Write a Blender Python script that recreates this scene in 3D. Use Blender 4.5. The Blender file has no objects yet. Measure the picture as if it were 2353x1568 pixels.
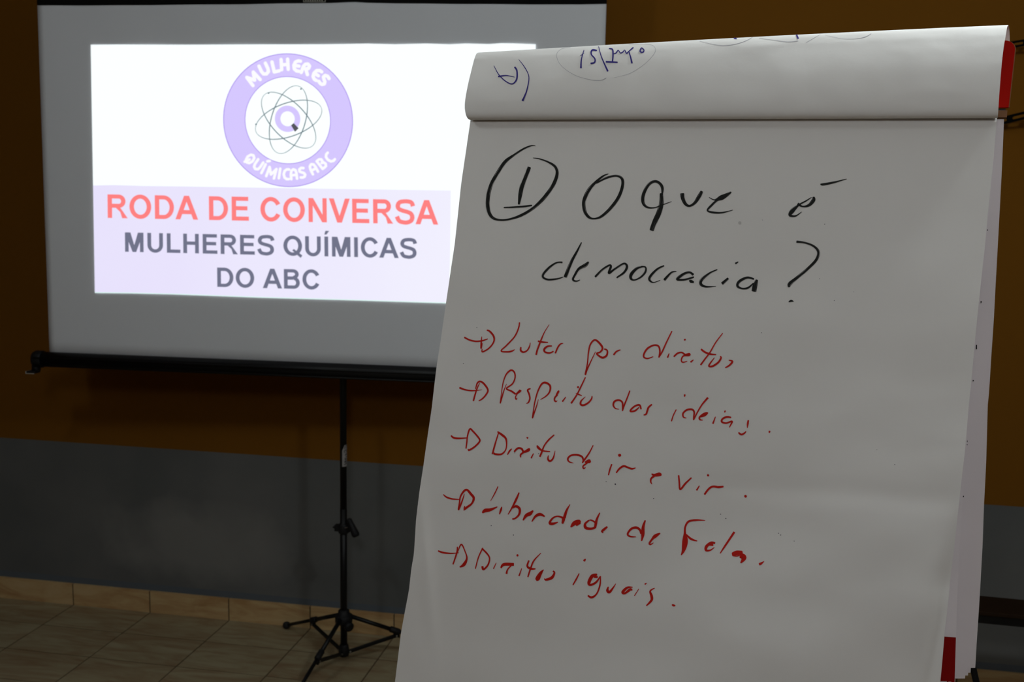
import bpy, bmesh, math, random
from mathutils import Vector, Matrix, noise
from mathutils.bvhtree import BVHTree
random.seed(7)
S = bpy.context.scene
COL = S.collection
V = Vector

# ------------------------------------------------------------------ camera
FPX = 2385.25
CX, CY = 1176.5, 784.0
CAM_A = V((0.98268686, 0.18425331, 0.01942276))      # image right
CAM_B = V((-0.04401002, 0.13030918, 0.99049616))     # image up
CAM_D = V((-0.17997123, 0.97420236, -0.13616211))    # view direction
CAM_P = V((0.0, -3.536242, 1.62))
cd = bpy.data.cameras.new('camera')
cam = bpy.data.objects.new('camera', cd)
COL.objects.link(cam)
rm = Matrix((CAM_A, CAM_B, -CAM_D)).transposed()
cam.matrix_world = Matrix.Translation(CAM_P) @ rm.to_4x4()
cd.sensor_width = 36.0
cd.lens = 36.0 * FPX / 2353.0
cd.clip_start = 0.05
cd.dof.use_dof = True
cd.dof.focus_distance = 1.22
cd.dof.aperture_fstop = 13.0
S.camera = cam

# ------------------------------------------------------------------ world, lamps, exposure
w = bpy.data.worlds.new('world')
S.world = w
w.use_nodes = True
w.node_tree.nodes['Background'].inputs[0].default_value = (0.6, 0.7, 0.9, 1)
w.node_tree.nodes['Background'].inputs[1].default_value = 0.02
S.view_settings.view_transform = 'Standard'
S.view_settings.look = 'None'
S.view_settings.exposure = 0.0
S.view_settings.gamma = 1.0
S.view_settings.use_curve_mapping = False


def ceiling_lamp(name, loc, radius, power, color):
    l = bpy.data.lights.new(name, 'POINT')
    l.shadow_soft_size = radius
    l.energy = power
    l.color = color
    o = bpy.data.objects.new(name, l)
    o.location = loc
    COL.objects.link(o)
    return o


ceiling_lamp('lamp_light_near_screen', (-1.6, -2.55, 2.70), 0.10, 14.0, (0.93, 1.0, 1.0))
ceiling_lamp('lamp_light_near_chart', (0.72, -2.28, 2.46), 0.08, 29.5, (0.92, 1.0, 1.0))
ceiling_lamp('lamp_light_back_of_room', (0.1, -4.7, 2.72), 0.18, 35.0, (0.95, 0.98, 1.0))


# ------------------------------------------------------------------ helpers


def s2l(c):
    c = c / 255.0
    return c / 12.92 if c <= 0.04045 else ((c + 0.055) / 1.055) ** 2.4


def rgb(r, g, b):
    return (s2l(r), s2l(g), s2l(b), 1.0)


def ray(x, y):
    return CAM_D + CAM_A * ((x - CX) / FPX) - CAM_B * ((y - CY) / FPX)


def hit(x, y, P, n):
    v = ray(x, y)
    return CAM_P + v * ((P - CAM_P).dot(n) / v.dot(n))


def at_y(x, y, wy):
    v = ray(x, y)
    return CAM_P + v * ((wy - CAM_P.y) / v.y)


def new_mat(name):
    m = bpy.data.materials.new(name)
    m.use_nodes = True
    return m, m.node_tree, m.node_tree.nodes['Principled BSDF']


def mat(name, col, rough=0.6, metal=0.0, var=0.0, scale=20.0, bump=0.0, bscale=200.0, spec=None):
    m, nt, p = new_mat(name)
    p.inputs['Base Color'].default_value = col
    p.inputs['Roughness'].default_value = rough
    p.inputs['Metallic'].default_value = metal
    if spec is not None:
        p.inputs['Specular IOR Level'].default_value = spec
    tc = nt.nodes.new('ShaderNodeTexCoord')
    if var > 0:
        nz = nt.nodes.new('ShaderNodeTexNoise')
        nz.inputs['Scale'].default_value = scale
        nz.inputs['Detail'].default_value = 5
        nt.links.new(tc.outputs['Object'], nz.inputs['Vector'])
        mx = nt.nodes.new('ShaderNodeMix')
        mx.data_type = 'RGBA'
        mx.inputs[6].default_value = tuple(c * (1 - var) for c in col[:3]) + (1,)
        mx.inputs[7].default_value = tuple(min(1, c * (1 + var)) for c in col[:3]) + (1,)
        nt.links.new(nz.outputs['Fac'], mx.inputs[0])
        nt.links.new(mx.outputs[2], p.inputs['Base Color'])
    if bump > 0:
        nb = nt.nodes.new('ShaderNodeTexNoise')
        nb.inputs['Scale'].default_value = bscale
        nb.inputs['Detail'].default_value = 4
        nt.links.new(tc.outputs['Object'], nb.inputs['Vector'])
        bp = nt.nodes.new('ShaderNodeBump')
        bp.inputs['Strength'].default_value = bump
        bp.inputs['Distance'].default_value = 0.002
        nt.links.new(nb.outputs['Fac'], bp.inputs['Height'])
        nt.links.new(bp.outputs['Normal'], p.inputs['Normal'])
    return m


def emat(name, col, strength=1.0):
    m = bpy.data.materials.new(name)
    m.use_nodes = True
    nt = m.node_tree
    nt.nodes.clear()
    e = nt.nodes.new('ShaderNodeEmission')
    e.inputs[0].default_value = col
    e.inputs[1].default_value = strength
    o = nt.nodes.new('ShaderNodeOutputMaterial')
    nt.links.new(e.outputs[0], o.inputs[0])
    return m


def obj(name, verts, faces, m, parent=None, smooth=False, uvs=None):
    me = bpy.data.meshes.new(name)
    me.from_pydata([tuple(v) for v in verts], [], faces)
    if uvs is not None:
        ul = me.uv_layers.new(name='uv')
        for lp in me.loops:
            ul.data[lp.index].uv = uvs[lp.vertex_index]
    if m is not None:
        me.materials.append(m)
    me.update()
    if smooth:
        for p in me.polygons:
            p.use_smooth = True
    o = bpy.data.objects.new(name, me)
    COL.objects.link(o)
    if parent is not None:
        o.parent = parent
        o.matrix_parent_inverse = WORLD_OF(parent).inverted()
    return o


def WORLD_OF(o):
    M = Matrix.Translation(o.location)
    if o.parent is not None:
        return WORLD_OF(o.parent) @ o.matrix_parent_inverse @ M
    return M


def thing(name, label, cat, loc):
    o = bpy.data.objects.new(name, None)
    o.empty_display_size = 0.05
    o.location = loc
    COL.objects.link(o)
    o['label'] = label
    o['category'] = cat
    return o


class MB:
    def __init__(self):
        self.v, self.f = [], []

    def add(self, vs, fs):
        k = len(self.v)
        self.v += [V(a) for a in vs]
        self.f += [tuple(i + k for i in f) for f in fs]
        return self

    def box(self, lo, hi, ax=None, org=None):
        """axis aligned box, or in the frame ax=(x,y,z) at org"""
        ps = [(x, y, z) for x in (lo[0], hi[0]) for y in (lo[1], hi[1]) for z in (lo[2], hi[2])]
        if ax is not None:
            ps = [org + ax[0] * a + ax[1] * b + ax[2] * c for a, b, c in ps]
        return self.add(ps, [(0, 1, 3, 2), (4, 6, 7, 5), (0, 4, 5, 1), (2, 3, 7, 6), (0, 2, 6, 4), (1, 5, 7, 3)])

    def tube(self, a, b, r0, r1=None, n=16, cap=True):
        a, b = V(a), V(b)
        r1 = r0 if r1 is None else r1
        d = (b - a).normalized()
        e = d.orthogonal().normalized()
        g = d.cross(e)
        vs = []
        for p, r in ((a, r0), (b, r1)):
            for i in range(n):
                t = 2 * math.pi * i / n
                vs.append(p + (e * math.cos(t) + g * math.sin(t)) * r)
        fs = [(i, (i + 1) % n, n + (i + 1) % n, n + i) for i in range(n)]
        if cap:
            fs += [tuple(range(n - 1, -1, -1)), tuple(range(n, 2 * n))]
        return self.add(vs, fs)

    def lathe(self, a, d, prof, n=20):
        """prof: list of (distance along d, radius)"""
        a, d = V(a), V(d).normalized()
        e = d.orthogonal().normalized()
        g = d.cross(e)
        vs = []
        for h, r in prof:
            for i in range(n):
                t = 2 * math.pi * i / n
                vs.append(a + d * h + (e * math.cos(t) + g * math.sin(t)) * max(r, 1e-5))
        fs = []
        for k in range(len(prof) - 1):
            for i in range(n):
                fs.append((k * n + i, k * n + (i + 1) % n, (k + 1) * n + (i + 1) % n, (k + 1) * n + i))
        fs += [tuple(range(n - 1, -1, -1)), tuple(range((len(prof) - 1) * n, len(prof) * n))]
        return self.add(vs, fs)

    def build(self, name, m, parent=None, smooth=False, bevel=0.0):
        o = obj(name, self.v, self.f, m, parent)
        if smooth:
            for p in o.data.polygons:
                p.use_smooth = len(p.vertices) <= 4
        if bevel > 0:
            b = o.modifiers.new('bevel', 'BEVEL')
            b.width = bevel
            b.segments = 2
            b.limit_method = 'ANGLE'
        return o


# ------------------------------------------------------------------ materials
def wall_material():
    """orange-brown upper paint, grey lower paint with scuffs, thin bluish strip over the skirting tiles"""
    m, nt, p = new_mat('painted_wall')
    p.inputs['Roughness'].default_value = 0.85
    p.inputs['Specular IOR Level'].default_value = 0.12
    geo = nt.nodes.new('ShaderNodeNewGeometry')
    sep = nt.nodes.new('ShaderNodeSeparateXYZ')
    nt.links.new(geo.outputs['Position'], sep.inputs[0])

    def cmp(val, th):
        c = nt.nodes.new('ShaderNodeMath')
        c.operation = 'GREATER_THAN'
        nt.links.new(val, c.inputs[0])
        c.inputs[1].default_value = th
        return c.outputs[0]

    def mix(f, a, b):
        x = nt.nodes.new('ShaderNodeMix')
        x.data_type = 'RGBA'
        for s, v in ((0, f), (6, a), (7, b)):
            if isinstance(v, tuple):
                x.inputs[s].default_value = v
            else:
                nt.links.new(v, x.inputs[s])
        return x.outputs[2]
    nz = nt.nodes.new('ShaderNodeTexNoise')
    nz.inputs['Scale'].default_value = 1.6
    nz.inputs['Detail'].default_value = 6
    nt.links.new(geo.outputs['Position'], nz.inputs['Vector'])
    rp = nt.nodes.new('ShaderNodeValToRGB')
    rp.color_ramp.elements[0].position = 0.42
    rp.color_ramp.elements[1].position = 0.72
    nt.links.new(nz.outputs['Fac'], rp.inputs[0])
    grey = mix(rp.outputs[0], (0.108, 0.112, 0.112, 1), (0.150, 0.150, 0.146, 1))
    # scuffed lighter patch low on the wall
    dv = nt.nodes.new('ShaderNodeVectorMath')
    dv.operation = 'SUBTRACT'
    pc_ = at_y(450, 1250, 0.0)
    dv.inputs[1].default_value = pc_
    nt.links.new(geo.outputs['Position'], dv.inputs[0])
    ds = nt.nodes.new('ShaderNodeVectorMath')
    ds.operation = 'MULTIPLY'
    ds.inputs[1].default_value = (1 / 0.42, 1, 1 / 0.17)
    nt.links.new(dv.outputs[0], ds.inputs[0])
    ln = nt.nodes.new('ShaderNodeVectorMath')
    ln.operation = 'LENGTH'
    nt.links.new(ds.outputs[0], ln.inputs[0])
    n2 = nt.nodes.new('ShaderNodeTexNoise')
    n2.inputs['Scale'].default_value = 6
    n2.inputs['Detail'].default_value = 5
    nt.links.new(geo.outputs['Position'], n2.inputs['Vector'])
    sm = nt.nodes.new('ShaderNodeMath')
    sm.operation = 'MULTIPLY_ADD'
    nt.links.new(n2.outputs['Fac'], sm.inputs[0])
    sm.inputs[1].default_value = 1.3
    nt.links.new(ln.outputs['Value'], sm.inputs[2])
    pm = nt.nodes.new('ShaderNodeMapRange')
    pm.inputs['From Min'].default_value = 1.75
    pm.inputs['From Max'].default_value = 1.05
    nt.links.new(sm.outputs[0], pm.inputs['Value'])
    grey = mix(pm.outputs[0], grey, (0.190, 0.188, 0.180, 1))
    strip = mix(cmp(sep.outputs[2], 0.112), (0.105, 0.120, 0.138, 1), grey)
    orange = mix(nz.outputs['Fac'], (0.160, 0.062, 0.0035, 1), (0.180, 0.071, 0.0050, 1))
    c = mix(cmp(sep.outputs[2], 0.6545), strip, orange)
    nt.links.new(c, p.inputs['Base Color'])
    nb = nt.nodes.new('ShaderNodeTexNoise')
    nb.inputs['Scale'].default_value = 90
    nt.links.new(geo.outputs['Position'], nb.inputs['Vector'])
    bp = nt.nodes.new('ShaderNodeBump')
    bp.inputs['Strength'].default_value = 0.15
    bp.inputs['Distance'].default_value = 0.002
    nt.links.new(nb.outputs['Fac'], bp.inputs['Height'])
    nt.links.new(bp.outputs['Normal'], p.inputs['Normal'])
    return m


def tile_material(name, base, vein, spot, stretch):
    m, nt, p = new_mat(name)
    p.inputs['Roughness'].default_value = 0.5
    p.inputs['Specular IOR Level'].default_value = 0.3
    geo = nt.nodes.new('ShaderNodeNewGeometry')
    oi = nt.nodes.new('ShaderNodeObjectInfo')
    ad = nt.nodes.new('ShaderNodeVectorMath')
    ad.operation = 'ADD'
    sc = nt.nodes.new('ShaderNodeVectorMath')
    sc.operation = 'MULTIPLY'
    sc.inputs[1].default_value = stretch
    nt.links.new(geo.outputs['Position'], sc.inputs[0])
    cm = nt.nodes.new('ShaderNodeCombineXYZ')
    mu = nt.nodes.new('ShaderNodeMath')
    mu.operation = 'MULTIPLY'
    mu.inputs[1].default_value = 37.0
    nt.links.new(oi.outputs['Random'], mu.inputs[0])
    nt.links.new(mu.outputs[0], cm.inputs[2])
    nt.links.new(sc.outputs[0], ad.inputs[0])
    nt.links.new(cm.outputs[0], ad.inputs[1])
    n1 = nt.nodes.new('ShaderNodeTexNoise')
    n1.inputs['Scale'].default_value = 1.0
    n1.inputs['Detail'].default_value = 8
    n1.inputs['Roughness'].default_value = 0.65
    n1.inputs['Distortion'].default_value = 1.2
    nt.links.new(ad.outputs[0], n1.inputs['Vector'])
    rp = nt.nodes.new('ShaderNodeValToRGB')
    r = rp.color_ramp
    r.elements[0].position = 0.36
    r.elements[0].color = vein
    r.elements[1].position = 0.56
    r.elements[1].color = base
    e = r.elements.new(0.72)
    e.color = spot
    nt.links.new(n1.outputs['Fac'], rp.inputs[0])
    nt.links.new(rp.outputs[0], p.inputs['Base Color'])
    return m


M_WALL = wall_material()
M_CEIL = mat('ceiling_paint', (0.6, 0.6, 0.58, 1), 0.9, var=0.03, scale=3)
M_GROUT = mat('brown_grout', (0.075, 0.045, 0.022, 1), 0.9, var=0.3, scale=60)
M_TILE = tile_material('beige_floor_tile', (0.33, 0.275, 0.165, 1), (0.245, 0.160, 0.085, 1), (0.375, 0.315, 0.20, 1), (3.5, 16, 16))
M_SKIRT = tile_material('beige_skirting_tile', (0.52, 0.36, 0.175, 1), (0.40, 0.235, 0.10, 1), (0.57, 0.42, 0.225, 1), (3.5, 16, 16))
M_PAPER = mat('flip_chart_paper', (0.80, 0.785, 0.775, 1), 0.85, var=0.02, scale=9, bump=0.06, bscale=120, spec=0.12)
M_PAPER2 = mat('back_page_paper', (0.78, 0.72, 0.75, 1), 0.9, var=0.05, scale=14, spec=0.1)
M_CARD = mat('kraft_card', (0.20, 0.10, 0.035, 1), 0.85, var=0.15, scale=60)
M_BROWN = mat('brown_hardboard', (0.24, 0.105, 0.035, 1), 0.7, var=0.2, scale=50)
M_RED = mat('red_gloss_board', (0.42, 0.007, 0.003, 1), 0.75, var=0.06, scale=12, spec=0.05)
M_REDPRINT = mat('red_printed_band', (0.24, 0.005, 0.004, 1), 0.8, var=0.05, scale=20, spec=0.05)
M_WHITEPRINT = mat('white_print', (0.6, 0.57, 0.57, 1), 0.8)
M_FABRIC = mat('matte_screen_vinyl', (0.65, 0.67, 0.715, 1), 0.8, var=0.02, scale=2.5, bump=0.05, bscale=300, spec=0.2)
M_BORDER = mat('black_screen_border', (0.004, 0.004, 0.004, 1), 0.9, spec=0.1)
M_BLACK = mat('black_painted_metal', (0.0035, 0.0038, 0.0045, 1), 0.42, var=0.1, scale=30, spec=0.25)
M_PLASTIC = mat('black_plastic', (0.006, 0.006, 0.007, 1), 0.6, var=0.1, scale=60, spec=0.25)
M_RUBBER = mat('black_rubber', (0.010, 0.010, 0.010, 1), 0.85, var=0.1, scale=60)
M_STEEL = mat('bright_steel', (0.5, 0.5, 0.5, 1), 0.3, metal=1.0)
M_PALE = mat('pale_edge', (0.35, 0.34, 0.30, 1), 0.6)
M_STICKER = mat('paper_sticker', (0.27, 0.255, 0.255, 1), 0.85, var=0.2, scale=150, spec=0.1)
M_WOOD = mat('dark_stained_wood', (0.018, 0.009, 0.004, 1), 0.7, var=0.3, scale=25, spec=0.1)
M_BRACKET = mat('matte_black_steel', (0.0022, 0.0022, 0.0020, 1), 0.8, var=0.1, scale=30, spec=0.05)
M_SMUDGE = mat('grey_smudge', (0.55, 0.54, 0.53, 1), 0.9)


def ink(name, col, rough=0.6, streak=0.62):
    """marker ink: streaky (dry) toward the edges of each stroke, opaque in the middle"""
    m, nt, p = new_mat(name)
    p.inputs['Base Color'].default_value = col
    p.inputs['Roughness'].default_value = rough
    p.inputs['Specular IOR Level'].default_value = 0.2
    uv = nt.nodes.new('ShaderNodeUVMap')
    mp = nt.nodes.new('ShaderNodeMapping')
    mp.inputs['Scale'].default_value = (0.022, 8.0, 1)
    nt.links.new(uv.outputs[0], mp.inputs[0])
    nz = nt.nodes.new('ShaderNodeTexNoise')
    nz.inputs['Scale'].default_value = 1.0
    nz.inputs['Detail'].default_value = 3
    nt.links.new(mp.outputs[0], nz.inputs['Vector'])
    sp = nt.nodes.new('ShaderNodeSeparateXYZ')
    nt.links.new(uv.outputs[0], sp.inputs[0])
    a = nt.nodes.new('ShaderNodeMath')          # |v-.5|*2
    a.operation = 'SUBTRACT'
    nt.links.new(sp.outputs[1], a.inputs[0])
    a.inputs[1].default_value = 0.5
    b = nt.nodes.new('ShaderNodeMath')
    b.operation = 'ABSOLUTE'
    nt.links.new(a.outputs[0], b.inputs[0])
    c = nt.nodes.new('ShaderNodeMath')
    c.operation = 'MULTIPLY_ADD'
    nt.links.new(b.outputs[0], c.inputs[0])
    c.inputs[1].default_value = 0.40
    nt.links.new(nz.outputs['Fac'], c.inputs[2])
    g = nt.nodes.new('ShaderNodeMapRange')
    g.inputs['From Min'].default_value = streak
    g.inputs['From Max'].default_value = streak + 0.14
    nt.links.new(c.outputs[0], g.inputs['Value'])
    tr = nt.nodes.new('ShaderNodeBsdfTransparent')
    ms = nt.nodes.new('ShaderNodeMixShader')
    nt.links.new(g.outputs[0], ms.inputs[0])
    nt.links.new(p.outputs[0], ms.inputs[1])
    nt.links.new(tr.outputs[0], ms.inputs[2])
    nt.links.new(ms.outputs[0], nt.nodes['Material Output'].inputs[0])
    return m


M_INK_BLACK = ink('black_marker_ink', (0.010, 0.011, 0.010, 1), streak=0.68)
M_INK_RED = ink('red_marker_ink', (0.56, 0.012, 0.006, 1), streak=0.76)
M_INK_BLUE = ink('blue_pen_ink', (0.035, 0.025, 0.22, 1), streak=0.78)
M_PENCIL = ink('pencil_line', (0.42, 0.41, 0.46, 1), streak=0.62)

# ------------------------------------------------------------------ the room
T, TD, R0 = 0.327788, 0.209931, 0.202306          # tile width, tile depth, first row
X0 = -2.714105                                     # a tile joint on the wall
XL, XR, YF, HC = -4.35, 3.6, -6.8, 2.9


def struct(name, mb, m, parent=None):
    o = mb.build(name, m, parent)
    o['kind'] = 'structure'
    return o


floor = struct('floor', MB().box((XL, YF, -0.12), (XR, 0.0, -0.0010)), M_GROUT)
wall_back = struct('wall_back', MB().box((XL, 0.0, -0.12), (XR, 0.15, HC)), M_WALL)
struct('wall_left', MB().box((XL - 0.15, YF, -0.12), (XL, 0.15, HC)), M_WALL)
struct('wall_right', MB().box((XR, YF, -0.12), (XR + 0.15, 0.15, HC)), M_WALL)
struct('wall_front', MB().box((XL, YF - 0.15, -0.12), (XR, YF, HC)), M_WALL)
struct('ceiling', MB().box((XL - 0.15, YF - 0.15, HC), (XR + 0.15, 0.15, HC + 0.1)), M_CEIL)


def tile_mesh(name, w_, d_, h_, m):
    """a tile with a small chamfer; x 0..w, y 0..d, z -h..0"""
    c = 0.0006
    v = [(0, 0, -h_), (w_, 0, -h_), (w_, d_, -h_), (0, d_, -h_),
         (0, 0, -c), (w_, 0, -c), (w_, d_, -c), (0, d_, -c),
         (c, c, 0), (w_ - c, c, 0), (w_ - c, d_ - c, 0), (c, d_ - c, 0)]
    f = [(0, 3, 2, 1)]
    for k in (0, 4):
        f += [(k + i, k + (i + 1) % 4, k + 4 + (i + 1) % 4, k + 4 + i) for i in range(4)]
    f.append((8, 9, 10, 11))
    me = bpy.data.meshes.new(name)
    me.from_pydata(v, [], f)
    me.materials.append(m)
    me.update()
    return me


G = 0.0044   # joint width
full = tile_mesh('tile', T - G, TD - G, 0.008, M_TILE)
first = tile_mesh('tile', T - G, R0 - G, 0.008, M_TILE)
i0, i1, rows = -4, 12, 14
for r in range(rows):
    for i in range(i0, i1):
        x = X0 + i * T + G / 2
        y = -(R0 + r * TD) + G / 2 if r else -R0 + G / 2
        o = bpy.data.objects.new('tile', first if r == 0 else full)
        o.location = (x, y, random.uniform(-0.0002, 0.0002))
        COL.objects.link(o)
        o.parent = floor
rest = MB()
nall = int((XR - XL) / T) + 2
for r in range(0, int(-YF / TD)):
    for i in range(-5, nall):
        if r < rows and i0 <= i < i1:
            continue
        x, y = X0 + i * T + G / 2, -(R0 + r * TD) + G / 2
        x1, y1 = x + T - G, y + (TD if r else R0) - G
        x, x1, y = max(x, XL), min(x1, XR), max(y, YF)
        if x1 - x > 0.02 and y1 - y > 0.02:
            rest.box((x, y, -0.008), (x1, y1, 0))
o = rest.build('far_tiles', M_TILE, floor)
o['kind'] = 'stuff'

bb = struct('baseboard_back', MB().box((XL, -0.0078, 0.0), (XR, 0.0, 0.0850)), M_GROUT)
HB = 0.0869
sk = tile_mesh('skirting_tile', T - G, HB, 0.009, M_SKIRT)
for i in range(-4, 18):
    x = X0 + i * T + G / 2
    if x + T > XR:
        break
    o = bpy.data.objects.new('tile', sk)
    o.rotation_euler = (math.pi / 2, 0, 0)
    o.location = (x, -0.009, 0.0)
    COL.objects.link(o)
    o.parent = bb

# ------------------------------------------------------------------ stroke and glyph tools


def resample(pts, step):
    """Catmull-Rom through (x, y, w)"""
    out = []
    n = len(pts)
    for i in range(n - 1):
        p0, p1, p2, p3 = pts[max(i - 1, 0)], pts[i], pts[i + 1], pts[min(i + 2, n - 1)]
        L = math.hypot(p2[0] - p1[0], p2[1] - p1[1])
        k = max(1, int(L / step))
        for j in range(k):
            t = j / k
            out.append([0.5 * (2 * b + (c - a) * t + (2 * a - 5 * b + 4 * c - d) * t * t + (3 * b - a - 3 * c + d) * t ** 3)
                        for a, b, c, d in zip(p0, p1, p2, p3)])
    out.append(list(pts[-1]))
    return out


def parse(txt, ox, oy, sc):
    res = []
    for line in txt.strip().splitlines():
        line = line.strip()
        if not line:
            continue
        pts = []
        for tok in line.split():
            a = [float(q) for q in tok.split(',')]
            pts.append((a[0] / sc + ox, a[1] / sc + oy, a[2] / sc))
        res.append(pts)
    return res


def ribbons(name, strokes, cast, m, parent, lift=0.0003, step=1.6, wmul=1.0, seed=0):
    """every stroke becomes a ribbon of ink lying on the surface that cast() finds"""
    vs, fs, uvs = [], [], []
    rnd = random.Random(seed)
    for si, st in enumerate(strokes):
        q = resample(st, step)
        run = sum(math.hypot(b[0] - a[0], b[1] - a[1]) for a, b in zip(q, q[1:]))
        wmean = sum(p[2] for p in q) / len(q)
        if run < wmean * 0.95:                       # a dot: as long as it is wide
            dx, dy = q[-1][0] - q[0][0], q[-1][1] - q[0][1]
            L = math.hypot(dx, dy) or 1.0
            mx_, my_ = (q[-1][0] + q[0][0]) / 2, (q[-1][1] + q[0][1]) / 2
            q = [[mx_ + dx / L * wmean * f * 0.5, my_ + dy / L * wmean * f * 0.5, wmean * g] for f, g in ((-1, 0.6), (-0.6, 0.95), (0, 1.1), (0.6, 0.95), (1, 0.6))]
        off = lift + si * 0.000004
        vbase = rnd.uniform(0, 50)
        along = rnd.uniform(0, 500)
        prev = None
        for i, (x, y, wd) in enumerate(q):
            a, b = q[max(i - 1, 0)], q[min(i + 1, len(q) - 1)]
            dx, dy = b[0] - a[0], b[1] - a[1]
            L = math.hypot(dx, dy) or 1e-6
            nx, ny = -dy / L, dx / L
            hw = max(wd, 0.3) * 0.5 * wmul
            if i == 0 or i == len(q) - 1:
                hw *= 0.72
            ps = [cast(x + nx * hw * k, y + ny * hw * k) for k in (-1, -0.33, 0.33, 1)]
            if any(p is None for p in ps):
                prev = None
                continue
            base = len(vs)
            for (p, n), k in zip(ps, (0, 0.333, 0.667, 1)):
                vs.append(p + n * off)
                uvs.append((along, k))
            if prev is not None:
                for k in range(3):
                    fs.append((prev + k, base + k, base + k + 1, prev + k + 1))
            prev = base
            along += L * 0.5
    o = obj(name, vs, fs, m, parent, uvs=uvs)
    return o


def words(strokes, gap=30):
    """group the strokes of one written line into words by the gaps between them"""
    it = sorted(((min(p[0] - p[2] / 2 for p in st), max(p[0] + p[2] / 2 for p in st), k) for k, st in enumerate(strokes)))
    out, right = [], -1e9
    for a, b, k in it:
        if a - right > gap:
            out.append([])
        out[-1].append(k)
        right = max(right, b)
    return [[strokes[k] for k in sorted(g)] for g in out]


def caster(o):
    me = o.data
    mw = WORLD_OF(o.parent) @ o.matrix_parent_inverse if o.parent else Matrix.Identity(4)
    bvh = BVHTree.FromPolygons([mw @ v.co for v in me.vertices], [tuple(p.vertices) for p in me.polygons])

    def cast(x, y):
        v = ray(x, y).normalized()
        h, n, i, d = bvh.ray_cast(CAM_P, v)
        if h is None:
            return None
        if n.dot(v) > 0:
            n = -n
        return h, n
    return cast


# ------------------------------------------------------------------ projection screen on its tripod
SY, SL = -0.062331, -0.010445
SC_U = V((math.cos(SY), -math.sin(SY), 0))
SC_T = V((0, -math.sin(SL), math.cos(SL)))
SC_O = V((-2.192263, -0.375, 1.067009))
SC_N = SC_T.cross(SC_U).normalized()
if SC_N.y > 0:
    SC_N = -SC_N
SC_W, SC_H = 1.861704, 1.150156
PX, PY = -1.1773, -0.26613


def sp(x, y, off=0.0):
    """the point of the screen surface seen there, lifted off by off"""
    P = SC_O + SC_N * off
    return hit(x, y, P, SC_N)


screen = thing('projection_screen', 'white pull-up projection screen with black case on a black tripod, showing a slide', 'projection screen', (PX, PY, 0))

# fabric: slightly rippled sheet with thickness
NXF, NZF = 90, 24
vs = []
for lay in (0, 1):
    for j in range(NZF + 1):
        for i in range(NXF + 1):
            u_, v_ = i / NXF, j / NZF
            rip = 0.0016 * math.sin(u_ * 47 + 1.3 * math.sin(u_ * 9)) * (0.25 + 0.75 * v_) * (0 if lay else 1) * 0.6
            vs.append(SC_O + SC_U * (u_ * SC_W) + SC_T * (v_ * (SC_H + 0.045) - 0.012) + SC_N * (rip - 0.0022 - 0.001 * lay))
fs = []
K = (NXF + 1) * (NZF + 1)
for j in range(NZF):
    for i in range(NXF):
        a = j * (NXF + 1) + i
        fs.append((a, a + 1, a + NXF + 2, a + NXF + 1))
        fs.append((K + a + NXF + 1, K + a + NXF + 2, K + a + 1, K + a))
for i in range(NXF):
    fs.append((i + 1, i, K + i, K + i + 1))
    t_ = NZF * (NXF + 1) + i
    fs.append((t_, t_ + 1, K + t_ + 1, K + t_))
for j in range(NZF):
    a = j * (NXF + 1)
    fs.append((a, a + NXF + 1, K + a + NXF + 1, K + a))
    b = a + NXF
    fs.append((b + NXF + 1, b, K + b, K + b + NXF + 1))
fabric = obj('screen_fabric', vs, fs, M_FABRIC, screen, smooth=True)

# black band along the top with its small plate
edge = [(85, 12), (230, 12), (400, 10.5), (560, 9), (640, 7.5), (700, 7), (760, 6), (790, 4.7), (815, 4.2), (845, 6), (1000, 8), (1200, 9.3), (1330, 9.8), (1394, 8.5)]
lo = [sp(x, y, 0.0006) for x, y in edge]
hi = [p + SC_T * ((SC_H + 0.10) - (p - SC_O).dot(SC_T)) for p in lo]
n_ = len(lo)
vv = lo + hi + [p - SC_N * 0.006 for p in lo] + [p - SC_N * 0.006 for p in hi]
ff = [(i, i + 1, n_ + i + 1, n_ + i) for i in range(n_ - 1)] + [(2 * n_ + i, 3 * n_ + i, 3 * n_ + i + 1, 2 * n_ + i + 1) for i in range(n_ - 1)]
ff += [(i, 2 * n_ + i, 2 * n_ + i + 1, i + 1) for i in range(n_ - 1)] + [(n_ + i, n_ + i + 1, 3 * n_ + i + 1, 3 * n_ + i) for i in range(n_ - 1)]
ff += [(0, n_, 3 * n_, 2 * n_), (n_ - 1, 3 * n_ - 1, 4 * n_ - 1, 2 * n_ - 1)]
border = obj('black_top_border', vv, ff, M_BORDER, screen)
plate = MB()
for x0, y0, x1, y1 in ((697, 3.6, 748, 4.8), (697, -12, 698.4, 4.8), (746.6, -12, 748, 4.8), (697, -12, 748, -10.8)):
    q = [sp(x0, y1, 0.0014), sp(x1, y1, 0.0014), sp(x1, y0, 0.0014), sp(x0, y0, 0.0014)]
    plate.add(q, [(0, 1, 2, 3)])
for k in range(8):
    x0 = 701.5 + k * 5.3
    q = [sp(x0, 2.2, 0.0014), sp(x0 + 2.8, 2.2, 0.0014), sp(x0 + 2.8, -7, 0.0014), sp(x0, -7, 0.0014)]
    plate.add(q, [(0, 1, 2, 3)])
plate.build('maker_plate', M_PALE, border)
# top bar and hook that hold the fabric up
top_c = SC_O + SC_T * (SC_H + 0.10)
MB().box((0, -0.018, -0.004), (SC_W, 0.006, 0.022), (SC_U, -SC_N * 1.0, SC_T), top_c).build('top_bar', M_BLACK, screen, bevel=0.003)

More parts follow.
